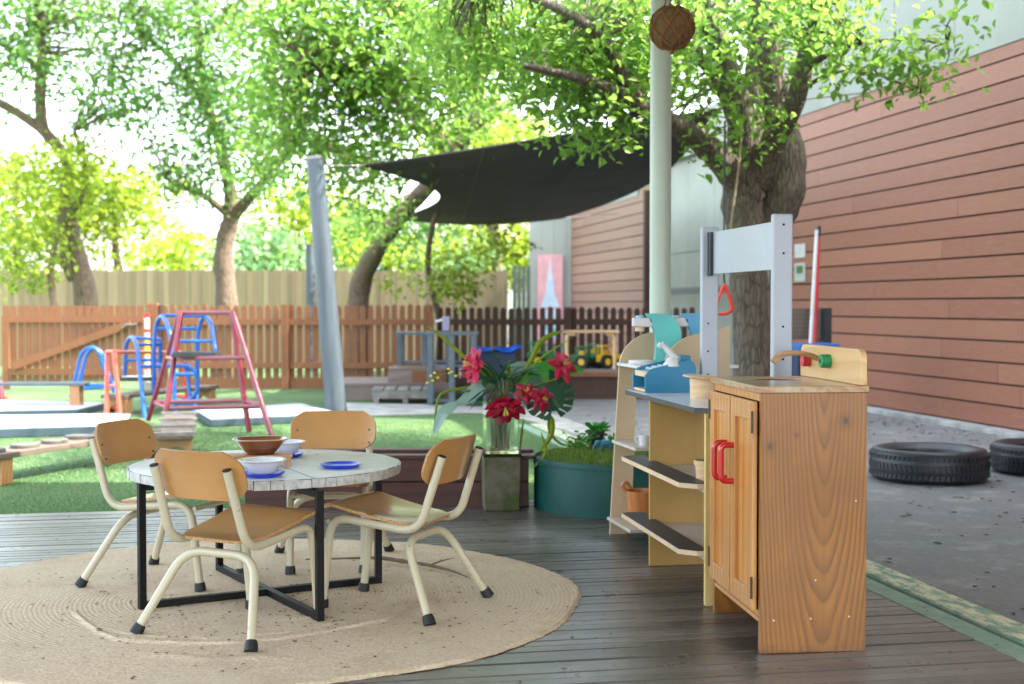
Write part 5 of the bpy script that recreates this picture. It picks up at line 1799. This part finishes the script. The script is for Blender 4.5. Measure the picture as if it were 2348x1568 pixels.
# potted plant and leafy plants
pp_ = at(1366, 1026, z=.285)
pot = thing('potted_plant', 'small leafy plant in a black nursery pot on the fake grass', 'potted plant', (pp_.x, pp_.y, .283))
b = B(); b.lathe([(.001, 0), (.036, 0), (.048, .082), (.051, .082), (.051, .094), (.046, .094), (.044, .08), (.001, .078)], 30); b.build('pot', M_pot, pot)
b = B(); r = random.Random(3)
for i in range(34):
    a = r.uniform(0, 6.28); L_ = r.uniform(.05, .12); p0_ = Vector((0, 0, .08)); d_ = Vector((math.cos(a), math.sin(a), r.uniform(.3, 1.6))).normalized()
    leafblade(b, [p0_, p0_ + d_ * L_ * .6, p0_ + d_ * L_ + Vector((0, 0, -.015))], .009, n=3)
b.build('foliage', M_frond2, pot)
def bushy(u, v, label, n, s_, m, name='leafy_plant', z0=.283, zb=.285):
    c = at(u, v, z=zb)
    t = thing(name, label, 'plant', (c.x, c.y, z0), 0, 'small plants on the round planter')
    b = B(); r = random.Random(int(u))
    sb_ = B()
    for i in range(n):
        a = r.uniform(0, 6.28); L_ = s_ * r.uniform(.5, 1); p0_ = Vector((r.uniform(-.03, .03), r.uniform(-.03, .03), 0)); d_ = Vector((math.cos(a), math.sin(a), r.uniform(.4, 1.5))).normalized()
        tip = p0_ + d_ * L_
        sb_.tube([p0_, p0_ + d_ * L_ * .5 + Vector((0, 0, .01)), tip], .0012, 4)
        for k in range(7):
            f_ = .3 + .7 * k / 6; q_ = p0_ + d_ * L_ * f_; aa = r.uniform(0, 6.28)
            dd_ = Vector((math.cos(aa), math.sin(aa), .2)) * r.uniform(.015, .03)
            leafblade(b, [q_, q_ + dd_ * .6, q_ + dd_], .006, n=2)
    b.build('foliage', m, t); sb_.build('stems', M_blade, t)
    return t
bushy(1325, 1030, 'feathery light green plant spreading left of the black pot', 16, .13, M_frond2)
bushy(1400, 1022, 'upright light green plant right of the black pot', 14, .14, M_frond2)
# toy animal
ta = at(1388, 1034, z=.285)
an = thing('toy_elephant', 'blue grey plastic toy elephant on the fake grass beside the pot', 'toy animal', (ta.x, ta.y, .283), R(200))
b = B()
limb(b, [(-.042, 0, .04), (-.02, 0, .046), (.012, 0, .045), (.038, 0, .046), (.052, 0, .050), (.062, 0, .045)], [.006, .02, .021, .015, .015, .006], 12, 4)
limb(b, [(.058, 0, .046), (.072, 0, .03), (.075, 0, .014), (.082, 0, .008)], [.008, .0055, .0045, .003], 8, 4)
for x in (-.022, .028):
    for y in (-.011, .011):
        b.tube([(x, y, .042), (x + .001, y, .02), (x + .002, y, 0)], [.009, .0075, .0085], 8)
for s_ in (-1, 1):
    b.lathe([(.001, -.002), (.013, 0), (.001, .002)], 10, M=Matrix.Translation((.045, .018 * s_, .052)) @ Matrix.Rotation(R(75), 4, 'X') @ Matrix.Rotation(R(20), 4, 'Y'))
b.tube([(-.04, 0, .045), (-.052, 0, .028)], .002, 5)
b.build('body', M_toyanimal, an)

# ---------------------------------------------------------------- tyres
def tyre(c, r_out, label, rz=0):
    t = thing('tyre', label, 'tyre', (c.x, c.y, -.006), rz, 'old tyres on the asphalt')
    hw = .1 * r_out / .36
    W_ = r_out - .20 * r_out / .36 * .62
    prof_ = [(W_, hw * .55), (W_ + .004, hw * .35), (W_ + .02, hw * .25), (W_ + .045, hw * .12), (r_out - .05, .0), (r_out - .02, .008), (r_out - .003, .03), (r_out, hw), (r_out - .003, 2 * hw - .03), (r_out - .02, 2 * hw - .008), (r_out - .05, 2 * hw), (W_ + .045, 2 * hw - hw * .12), (W_ + .02, 2 * hw - hw * .25), (W_ + .004, 2 * hw - hw * .35), (W_, hw * 1.45)]
    prof_ += [(W_ + .012, hw * 1.4), (r_out - .03, hw * 1.7), (r_out - .018, hw), (r_out - .03, hw * .3), (W_ + .012, hw * .6), (W_, hw * .55)]
    b = B(); b.lathe(prof_, 96); b.build('carcass', M_tyre, t, smooth=40)
    b = B()
    n = 70
    for row, (z0, z1) in enumerate(((.03, .03 + .028), (hw - .022, hw + .022), (2 * hw - .058, 2 * hw - .03))):
        for k in range(n):
            a0, a1 = 2 * math.pi * (k + .08 + .3 * row) / n, 2 * math.pi * (k + .86 + .3 * row) / n
            sk = .02 if row != 1 else -.03
            vs = [(rr2 * math.cos(a + (sk if z == z1 else 0)), rr2 * math.sin(a + (sk if z == z1 else 0)), z) for rr2 in (r_out - .002, r_out + .005) for z in (z0, z1) for a in (a0, a1)]
            b.add(vs, [(0, 1, 3, 2), (4, 6, 7, 5), (0, 2, 6, 4), (1, 5, 7, 3), (0, 4, 5, 1), (2, 3, 7, 6)])
    b.build('tread', M_tyre, t, smooth=0)
    return t
t1 = at(2102, 1084, z=0)
tyre(Vector((t1.x, 8.45, 0)), .365, 'black tyre lying flat on the asphalt beside the pine cabinet')
t2x = (2408 - 1173.5) / F * 8.75
tyre(Vector((t2x, 8.78, 0)), .355, 'black tyre cut off by the right edge of the photo', .4)

# ---------------------------------------------------------------- play equipment on the turf
def gym_mat(corners, h, label):
    P = [at(u, v, z=h) for u, v in corners]
    c = sum(P, Vector()) / 4
    t = thing('gym_mat', label, 'gym mat', (c.x, c.y, 0), 0, 'padded gym mats on the turf')
    L_ = [p - Vector((c.x, c.y, 0)) for p in P]
    def quad(z, k=1): return [(p.x * k, p.y * k, z) for p in L_]
    b = B(); b.add(quad(-.01) + quad(h - .012), [(3, 2, 1, 0), (4, 5, 6, 7)] + [(k, (k + 1) % 4, 4 + (k + 1) % 4, 4 + k) for k in range(4)]); b.build('side_band', M_mats, t, smooth=0, bevel=.01)
    b = B()
    def fn(u, v):
        p = (L_[0] * (1 - u) + L_[1] * u) * (1 - v) + (L_[3] * (1 - u) + L_[2] * u) * v
        e = min(u, 1 - u, v, 1 - v)
        return Vector((p.x * .997, p.y * .997, h - .011 + .012 * min(1, e * 14) + .004 * math.sin(u * 9) * math.sin(v * 7)))
    b.grid(fn, 30, 20); b.build('pad', M_matw, t, smooth=60)
    return t
gym_mat([(-190, 944), (180, 936), (241, 921), (-150, 912)], .07, 'pale grey gym mat with dark band farther left on the turf')
gym_mat([(-200, 985), (292, 972), (300, 946), (-160, 950)], .08, 'pale grey gym mat at left just behind the wooden beam')
gym_mat([(482, 958), (782, 945), (690, 922), (448, 938)], .075, 'pale grey gym mat on the turf at the foot of the leaning pole')

def frame(name, label, cat, m, tubes, r=.022, rungs=(), extra=None):
    """tubes and rungs in photo pixels with depth"""
    pts_all = [q(*p) for tb_ in tubes for p in tb_]
    x0 = sum(p.x for p in pts_all) / len(pts_all); y0 = sum(p.y for p in pts_all) / len(pts_all)
    t = thing(name, label, cat, (x0, y0, 0))
    L_ = Vector((x0, y0, 0))
    for tb_ in tubes:
        b = B(); b.tube(fillet([q(*p) - L_ for p in tb_], .16, 7), r, 12); b.build('hoop' if len(tb_) > 2 else 'leg', m, t, smooth=50)
    for rg_ in rungs:
        b = B(); b.tube([q(*p) - L_ for p in rg_], r * .85, 10); b.build('rung', m, t, smooth=50)
    return t, L_
def g(u, v): return at(u, v, z=0).y
# red trestle
tt, L_ = frame('play_climber', 'dusty red A shaped climbing trestle on the turf', 'climber', M_redsteel,
    [[(340, 962, g(340, 962)), (412, 717, 12.2)], [(374, 985, g(374, 985)), (415, 717, 12.15)], [(571, 990, g(571, 990)), (531, 717, 11.7)], [(624, 1003, g(624, 1003)), (534, 717, 11.65)]],
    .024, [[(413, 717, 12.2), (533, 717, 11.7)], [(384, 820, 12.3), (402, 824, 12.1)], [(402, 822, 12.1), (566, 820, 11.45)], [(386, 820, 12.4), (548, 820, 11.6)], [(354, 924, 12.65), (386, 936, 12.1)], [(386, 936, 12.1), (600, 931, 11.25)], [(356, 922, 12.6), (560, 918, 11.6)], [(560, 918, 11.6), (600, 931, 11.25)]])
# big blue arched climber
frame('play_climber', 'tall bright blue arched ladder climber behind the red trestle', 'climber', M_bluesteel,
    [[(353, 905, 13.6), (352, 800, 13.6), (358, 740, 13.6), (371, 722, 13.5), (386, 745, 13.3), (395, 800, 13.2), (402, 960, 13.1)], [(452, 905, 13.6), (452, 770, 13.6), (460, 735, 13.6), (472, 724, 13.5), (486, 745, 13.4), (493, 800, 13.3), (493, 805, 13.3)],
     [(358, 838, 13.5), (452, 838, 13.5), (453, 918, 13.5), (358, 922, 13.5)], [(444, 955, 13.2), (452, 905, 13.6)]],
    .022, [[(371, 723, 13.5), (472, 724, 13.5)], [(358, 753, 13.6), (455, 753, 13.6)], [(394, 782, 13.25), (490, 782, 13.35)], [(396, 858, 13.2), (445, 858, 13.2)], [(402, 925, 13.1), (444, 925, 13.2)]])
# lower blue arch
frame('play_climber', 'lower bright blue hoop climber left of the tall blue one', 'climber', M_bluesteel,
    [[(286, 860, 14), (288, 790, 14), (300, 770, 13.9), (314, 785, 13.7), (320, 850, 13.5), (325, 900, 13.3), (332, 955, 13.1), (338, 985, 13.0)], [(366, 860, 14), (367, 800, 14), (368, 780, 14)], [(436, 917, 13.6), (428, 850, 13.7), (425, 830, 13.7)]],
    .022, [[(300, 774, 13.9), (368, 778, 14)], [(316, 790, 13.7), (366, 790, 14)], [(288, 826, 14), (366, 825, 14)], [(322, 840, 13.6), (426, 838, 13.7)], [(330, 935, 13.2), (352, 932, 13.6)], [(338, 983, 13.0), (374, 980, 13.0)]])
# small blue hoops
frame('play_climber', 'small bright blue double hoop at the end of the grey balance plank', 'climber', M_bluesteel,
    [[(160, 912, 15.6), (172, 870, 15.6), (185, 810, 15.6), (208, 793, 15.6), (232, 805, 15.6), (250, 860, 15.6), (262, 900, 15.6)], [(174, 912, 15.4), (186, 860, 15.4), (198, 812, 15.4), (212, 796, 15.4), (226, 806, 15.4), (240, 850, 15.4), (246, 868, 15.4)]],
    .022, [[(176, 884, 15.6), (250, 882, 15.6)], [(184, 892, 15.4), (246, 886, 15.4)]])
# orange frame
frame('play_climber', 'orange square climbing frame between the small and tall blue frames', 'climber', M_orsteel,
    [[(244, 962, g(244, 962)), (246, 807, 13.6), (250, 806, 13.6)], [(276, 962, g(276, 962)), (262, 807, 13.3), (264, 806, 13.3)], [(430, 918, 15.5), (414, 810, 15.5)], [(400, 910, 15.8), (398, 812, 15.8)]],
    .024, [[(246, 806, 13.6), (262, 806, 13.3)], [(262, 807, 13.3), (414, 808, 15.5)], [(246, 930, 13.6), (274, 938, 13.3)], [(248, 885, 13.6), (268, 885, 13.3)], [(398, 905, 15.6), (428, 912, 15.5)]])
# black rubber treads lying across the blue climbers
for (u0, u1, v, Y, lb) in ((401, 500, 811, 12.0, 'dark rubber topped plank resting on the red trestle bar'), (283, 352, 866, 13.9, 'dark plank with white edge between the low blue hoops')):
    a_, c_ = q(u0, v, Y), q(u1, v, Y)
    t = thing('climbing_plank', lb, 'plank', (a_.x, Y, a_.z))
    b = B(); b.box(0, c_.x - a_.x, -.12, .12, -.03, .012); b.build('board', M_cedge, t, smooth=0, bevel=.004)
    b = B(); b.box(.01, c_.x - a_.x - .01, -.11, .11, .0125, .018); b.build('grip_strip', M_toywhite if v > 850 else M_rubber, t, smooth=0)

# balance beams on blocks
def beam(name, label, p, q_, wd, th, top, blobs=0, slats=0, m=M_bench):
    mid = (p + q_) / 2
    d_ = (q_ - p).xy
    t = thing(name, label, 'balance beam', (mid.x, mid.y, 0), math.atan2(d_.y, d_.x) - math.pi / 2, 'low timber balance beams on the turf')
    L2 = d_.length / 2
    b = B(); b.box(-wd / 2, wd / 2, -L2, L2, top - th, top); b.build('plank', m, t, smooth=0, bevel=.004)
    for y in (-L2 + .08, L2 - .16):
        b = B()
        hh = top - th - .001
        arc = [(.10 * math.cos(R(a)), .085 * math.sin(R(a)) * min(1, hh / .15)) for a in range(0, 181, 15)]
        b.prism([(-wd / 2 + .01, -.01), (-.1, -.01)] + [(x, z) for x, z in reversed(arc)] + [(.1, -.01), (wd / 2 - .01, -.01), (wd / 2 - .01, hh), (-wd / 2 + .01, hh)], y, y + .10, 'y')
        b.build('support_block', M_fence if False else M_standwood, t, smooth=35)
    r = random.Random(5)
    for i in range(blobs):
        y = -L2 + .15 + (2 * L2 - .3) * i / max(1, blobs - 1)
        b = B(); ph = r.uniform(0, 6); b.lathe([(.001, .024), (.085, .024), (.09, .018), (.09, .0)], 30, (r.uniform(-.02, .02), y, top + .0005), fn=lambda a: 1 + .14 * math.sin(2 * a + ph)); b.build('stepping_disc', M_disc, t)
    for i in range(slats):
        y = -L2 + .06 + (2 * L2 - .12) * i / (slats - 1)
        b = B(); b.box(-wd / 2 - .02, wd / 2 + .02, y - .03, y + .03, top + .001, top + .02); b.build('slat', M_palecrete, t, smooth=0)
    return t
beam('balance_beam', 'low timber beam with grey stepping discs beside the left chair', at(-60, 1040, z=.19), at(330, 988, z=.17), .30, .035, .185, 6)
beam('balance_beam', 'short slatted timber beam behind the leftmost chair back', at(400, 1000, z=.16), at(412, 950, z=.16), .26, .03, .165, 0, 4)
beam('balance_beam', 'narrow pale plank on timber blocks under the orange frame', at(255, 905, z=.2), at(480, 882, z=.2), .26, .04, .2)
gb = beam('balance_beam', 'grey plank running in from the left edge to the small blue hoops', at(-120, 873, z=.32), at(200, 872, z=.32), .2, .03, .3, m=M_grey)
# red bit at far left
rp_ = at(2, 912, z=0)
t = thing('toy_cone', 'small pink red plastic marker at the left edge of the turf', 'cone', (rp_.x, rp_.y, 0))
b = B(); b.lathe([(.05, 0), (.045, .01), (.02, .2), (.012, .21), (.001, .212)], 18); b.build('cone', M_redsteel, t)
b = B(); b.box(-.065, .065, -.065, .065, -.01, .0095); b.build('base', M_redsteel, t, smooth=0, bevel=.01)

# ---------------------------------------------------------------- things before the dark fence
# low deck platform and step
pa, pc = at(785, 905, z=0), at(1000, 905, z=0)
t = thing('timber_platform', 'low pale timber platform in front of the picket fence', 'platform', (pa.x, 16.2, 0), R(3))
b = B(); W_ = 1.35
for i in range(11):
    b.box(0, W_, -.75 + i * .125, -.75 + i * .125 + .118, .16, .19)
b.build('boards', M_platform, t, smooth=0)
b = B(); b.box(0, W_, -.74, .6, -.01, .159); b.build('skirt', M_platform, t, smooth=0)
sa = at(893, 890, Y=15.9)
t = thing('timber_step', 'raised timber step box with orange front panel beside the grey shelves', 'step', (at(895, 850, Y=15.9).x, 15.9, .1905), 0)
b = B()
for i in range(5):
    b.box(0, .68, -.32 + i * .13, -.32 + i * .13 + .123, .15, .175)
b.build('tread', M_platform, t, smooth=0)
b = B(); b.box(0, .68, -.31, .32, 0, .1495); b.build('box', M_platform, t, smooth=0)
b = B(); b.box(.28, .66, -.322, -.3105, .01, .14); b.build('front_panel', M_fence, t, smooth=0)
# pallet
pq = at(850, 924, z=0)
t = thing('pallet', 'small whitewashed timber pallet on the concrete path', 'pallet', (pq.x, pq.y, 0), R(2))
b = B()
PW = (995 - 850) / F * pq.y
for i in range(5):
    b.box(i * PW / 5 + .01, (i + 1) * PW / 5 - .01, 0, .5, .135, .16)
b.build('deck_boards', M_palecrete, t, smooth=0, bevel=.003)
b = B()
for y in (0.01, .22, .44):
    b.box(.01, PW - .01, y, y + .045, .05, .1345)
b.build('bearers', M_palecrete, t, smooth=0)
b = B()
for x in (.03, PW / 2, PW - .08):
    b.box(x, x + .06, .005, .49, -.003, .0495)
b.build('runners', M_palecrete, t, smooth=0)
# grey cubby shelves
def cubby(x0u, x1u, vt, vb, Y, z0, label, rows=1, cols=3, dp=.4):
    a_, c_ = at(x0u, vt, Y=Y), at(x1u, vb, Y=Y)
    t = thing('cubby_shelf', label, 'shelf', (a_.x, Y, z0), 0, 'slate grey play shelves')
    W_, H_ = c_.x - a_.x, a_.z - z0
    for i in range(cols + 1):
        x = W_ * i / cols
        for y in (0, dp - .04):
            b = B(); b.box(x - .03, x + .03, y, y + .04, 0, H_ - .001); b.build('post', M_grey, t, smooth=0)
    for k in range(rows + 1):
        z = H_ * k / rows
        b = B(); b.box(-.05, W_ + .05, -.01, dp + .01, z if k else .0, (z + .035) if k else .03) if k in (rows,) else b.box(-.03, W_ + .03, .041, dp - .041, z + .03, z + .05)
        b.build('shelf', M_grey, t, smooth=0)
    return t
cubby(915, 1085, 768, 828, 16.1, .366, 'slate grey open play shelf standing on the timber step', 1, 3)
cubby(985, 1085, 768, 915, 14.6, 0, 'taller slate grey play shelf in front of the timber step', 2, 2, .3)
kx = at(1018, 760, Y=14.7)
t = thing('toy_microscope', 'pale lilac toy box with white lever on the grey shelf', 'toy', (kx.x, 14.75, at(1018, 766, Y=14.6).z + .035))
b = B(); b.box(-.02, .06, -.04, .04, 0, .16); b.build('body', mat('lilac paint', '#9a93b0', .5), t, smooth=0, bevel=.006)
b = B(); b.tube([(-.02, 0, .12), (-.1, 0, .1)], .014, 8); b.build('lever', M_toywhite, t)
# crate with blue cloth
kx = at(1140, 835, Y=15.5)
t = thing('navy_crate', 'navy toy crate heaped with royal blue plastic beside the grey shelves', 'crate', (kx.x, 15.5, 0))
b = B(); b.box(-.24, .22, -.15, .15, 0, .56); b.build('crate', M_navy, t, smooth=0, bevel=.01)
b = B()
def cloth(u, v):
    x, y = -.28 + .56 * u, -.2 + .4 * v
    return (x, y, .565 + .05 * math.sin(u * 5 + 1) * math.sin(v * 4) + .05 * math.exp(-((u - .95) / .12) ** 2) + .04 * math.exp(-((u - .45) / .12) ** 2))
b.grid(cloth, 16, 10, thick=.01); b.build('cover', M_bluecloth, t, smooth=50)
b = B(); b.box(.222, .34, -.12, .05, .3, .44); b.build('side_pocket', M_redknob, t, smooth=0, bevel=.01)
# display bench with toys
ba, bc = at(1238, 900, z=0), at(1500, 900, z=0)
t = thing('timber_bench', 'low wide timber bench carrying the green toys along the dark fence', 'bench', (at(1215, 850, Y=15.6).x, 15.6, 0))
BW = (1560 - 1215) / F * 15.6
bz = at(1300, 846, Y=15.6).z
b = B(); b.box(0, BW, 0, .7, bz - .04, bz); b.build('top', M_platform, t, smooth=0)
b = B(); b.box(0, BW, .0, .03, bz - .09, bz - .0405); b.build('edge_board', M_fence, t, smooth=0)
b = B(); b.box(.03, BW - .03, .05, .65, -.01, bz - .0405); b.build('base', M_fence2, t, smooth=0)
def stool(u0, u1, v0, Y, label):
    a_, c_ = at(u0, v0, Y=Y), at(u1, v0, Y=Y)
    zb = bz if Y > 15 else 0
    t = thing('bent_stool', label, 'stool', (a_.x, Y, zb))
    W_, H_ = c_.x - a_.x, a_.z - zb
    b = B(); b.box(0, W_, -.17, .17, H_ - .03, H_); b.build('seat', M_stool, t, smooth=0, bevel=.012)
    for x in (.04, W_ - .08):
        for y in (-.14, .10):
            b = B(); s_ = 1 if x < .1 else -1
            b.tube(fillet([(x + .02 + .1 * s_, y + .02, H_ - .045), (x + .02, y + .02, H_ - .045), (x + .02, y + .02, 0)], .05), .019, 8); b.build('leg', M_stool, t)
    return t
stool(1287, 1418, 757, 15.75, 'pale bentwood stool standing over the toys on the bench')
def tractor(u, Y, label, s_=1, yaw=0, body=None):
    c = at(u, 846, Y=Y)
    t = thing('toy_tractor', label, 'toy tractor', (c.x, Y, bz), yaw, 'green and yellow toy tractors on the bench')
    for (x, r_, wd) in ((-.09, .075, .04), (.1, .05, .03)):
        for y in (-.075, .075):
            b = B(); b.tube([(x * s_, (y - wd / 2) * s_, r_ * s_), (x * s_, (y + wd / 2) * s_, r_ * s_)], r_ * s_, 20); w__ = b.build('wheel', M_rubber, t)
            b = B(); b.tube([(x * s_, (y - wd / 2 - .004) * s_, r_ * s_), (x * s_, (y + wd / 2 + .004) * s_, r_ * s_)], r_ * .5 * s_, 14); b.build('hub', M_yellowpl, w__)
    b = B(); b.prism([(-.15 * s_, .07 * s_), (.15 * s_, .06 * s_), (.16 * s_, .14 * s_), (.02 * s_, .16 * s_), (0, .15 * s_), (-.15 * s_, .15 * s_)], -.045 * s_, .045 * s_, 'y'); b.build('body', body or M_greenpl, t, smooth=0, bevel=.008 * s_)
    b = B(); b.box(-.13 * s_, .0, -.05 * s_, .05 * s_, .235 * s_, .25 * s_)
    for x in (-.12, -.01):
        for y in (-.04, .04):
            b.box((x - .006) * s_, (x + .006) * s_, (y - .006) * s_, (y + .006) * s_, .15 * s_, .235 * s_)
    b.build('cab_roof', body or M_greenpl, t, smooth=0)
    b = B(); b.box(-.1 * s_, -.04 * s_, -.03 * s_, .03 * s_, .151 * s_, .2 * s_); b.build('seat', M_yellowpl, t, smooth=0, bevel=.005)
    return t
tractor(1245, 15.8, 'green toy tractor at the left end of the bench', 1.25, .3)
tractor(1320, 15.78, 'green toy tractor between the stool legs', 1.05, 2.8)
tractor(1366, 15.95, 'dark green toy tractor under the right side of the stool', 1.15, 1.2)
tractor(1396, 15.8, 'yellow toy digger beside the right leg of the stool', 1.1, .6, M_yellowpl)
tractor(1478, 15.9, 'green and yellow toy tractor seen through the birch shelf', 1.1, -.4)

# ---------------------------------------------------------------- by the wall and tree
# chair or bin by the wall with blue seat
wp = at(1850, 870, Y=12.9)
t = thing('storage_chair', 'weathered grey backed seat with blue cushion against the red wall', 'chair', (at(1850, 870, Y=12.6).x, 12.6, 0), AX)
z1_, z0_ = at(1850, 706, Y=12.6).z, at(1850, 778, Y=12.6).z
b = B(); b.box(-.22, .13, -.02, .02, z0_, z1_); b.build('backrest', M_bench, t, smooth=0, bevel=.006)
b = B(); b.box(.131, .2, -.1, .2, .2, z1_ + .0); b.build('side_frame', M_cedge, t, smooth=0)
b = B(); b.box(-.22, .19, -.32, -.021, z0_ - .14, z0_ - .03); b.build('cushion', mat('blue cushion', '#2c62a8', .6), t, smooth=0, bevel=.02)
b = B(); b.box(-.22, .13, -.30, .02, 0, z0_ - .1405); b.build('base', M_navy, t, smooth=0)
# red and white pole leaning at the wall
a_, c_ = at(1856, 708, Y=12.3), at(1872, 528, Y=12.6)
t = thing('wall_pole', 'red and white pole leaning on the red plank wall', 'pole', (a_.x, a_.y, 0))
lo_ = a_ - Vector(t.location); hi_ = c_ - Vector(t.location)
b = B(); b.tube([lo_ * 1.0 + Vector((-.04, -.05, -a_.z + .0)), hi_], .018, 12); b.build('white_tube', M_toywhite, t)
b = B(); b.tube([lo_ + Vector((.03, .03, -a_.z)), hi_ + Vector((.025, .03, -.06))], .018, 12); b.build('red_tube', M_redknob, t)
b = B(); b.tube([hi_ + Vector((.025, .03, -.059)), hi_ + Vector((.03, .03, .04))], .019, 12); b.build('black_tip', M_cedge, t)
# notices on the wall behind the frame
def on_wall(u, v):
    x = (u - CX) / F
    # intersect the sight line with the wall plane a = AW
    ca, sa_ = math.cos(AX), math.sin(AX)
    Yd = AW / (x * ca + sa_)
    return at(u, v, Y=Yd)
for (u0, u1, v0, v1, lb, mm) in ((1822, 1846, 558, 592, 'upper white notice sheet on the red plank wall', M_toywhite), (1822, 1846, 602, 646, 'lower pale notice with green picture on the red plank wall', M_trim)):
    p_, q_ = on_wall(u0, v1), on_wall(u1, v0)
    t = thing('notice', lb, 'notice', tuple(S(AW - .006, 0) * 0 + Vector((p_.x, p_.y, p_.z))), math.pi / 2 + AX)
    W_ = (Vector((p_.x, p_.y)) - Vector((q_.x, q_.y))).length
    b = B(); b.box(-W_, 0, .002, .008, 0, q_.z - p_.z); b.build('sheet', mm, t, smooth=0)
    if v0 > 600:
        b = B(); b.box(-W_ * .8, -W_ * .2, .0085, .011, (q_.z - p_.z) * .45, (q_.z - p_.z) * .85); b.build('picture', M_leafD, t, smooth=0)
# rope from the tree and the red ring handle
ra, rb2 = at(1703, 262, Y=9.3), at(1676, 512, Y=9.25)
t = thing('rope', 'thin pale rope hanging down in front of the large tree trunk', 'rope', tuple(ra))
b = B(); b.tube(smooth_path([(0, 0, 0), (rb2 - ra) * .5 + Vector((.01, 0, 0)), rb2 - ra, rb2 - ra + Vector((0, 0, -.25))], 5), .008, 8); b.build('rope', mat('pale rope', '#9a8a72', .9, bump=.5, bs=200), t)
rg0 = at(1660, 652, Y=9.0)
t = thing('swing_handle', 'coral red triangular plastic handle hanging beside the trunk', 'handle', tuple(rg0))
b = B()
tri = [(0, 0, 0), (.035, 0, -.08), (.06, 0, -.17), (.02, 0, -.2), (-.06, 0, -.2), (-.04, 0, -.1)]
tri2 = [Vector(p) for p in tri] + [Vector(tri[0])]
b.tube(fillet(tri2, .03, 5), .0115, 10); b.build('ring', M_coral, t)
b = B(); b.tube([(0, 0, .005), (-.005, 0, .12), (.0, 0, 1.1)], .007, 8); b.build('strap', M_cedge, t)

# leaves drifting on the right tree seen in the air are part of its crown
print('objects', len(SC.objects), 'verts', sum(len(o.data.vertices) for o in SC.objects if o.type == 'MESH'))
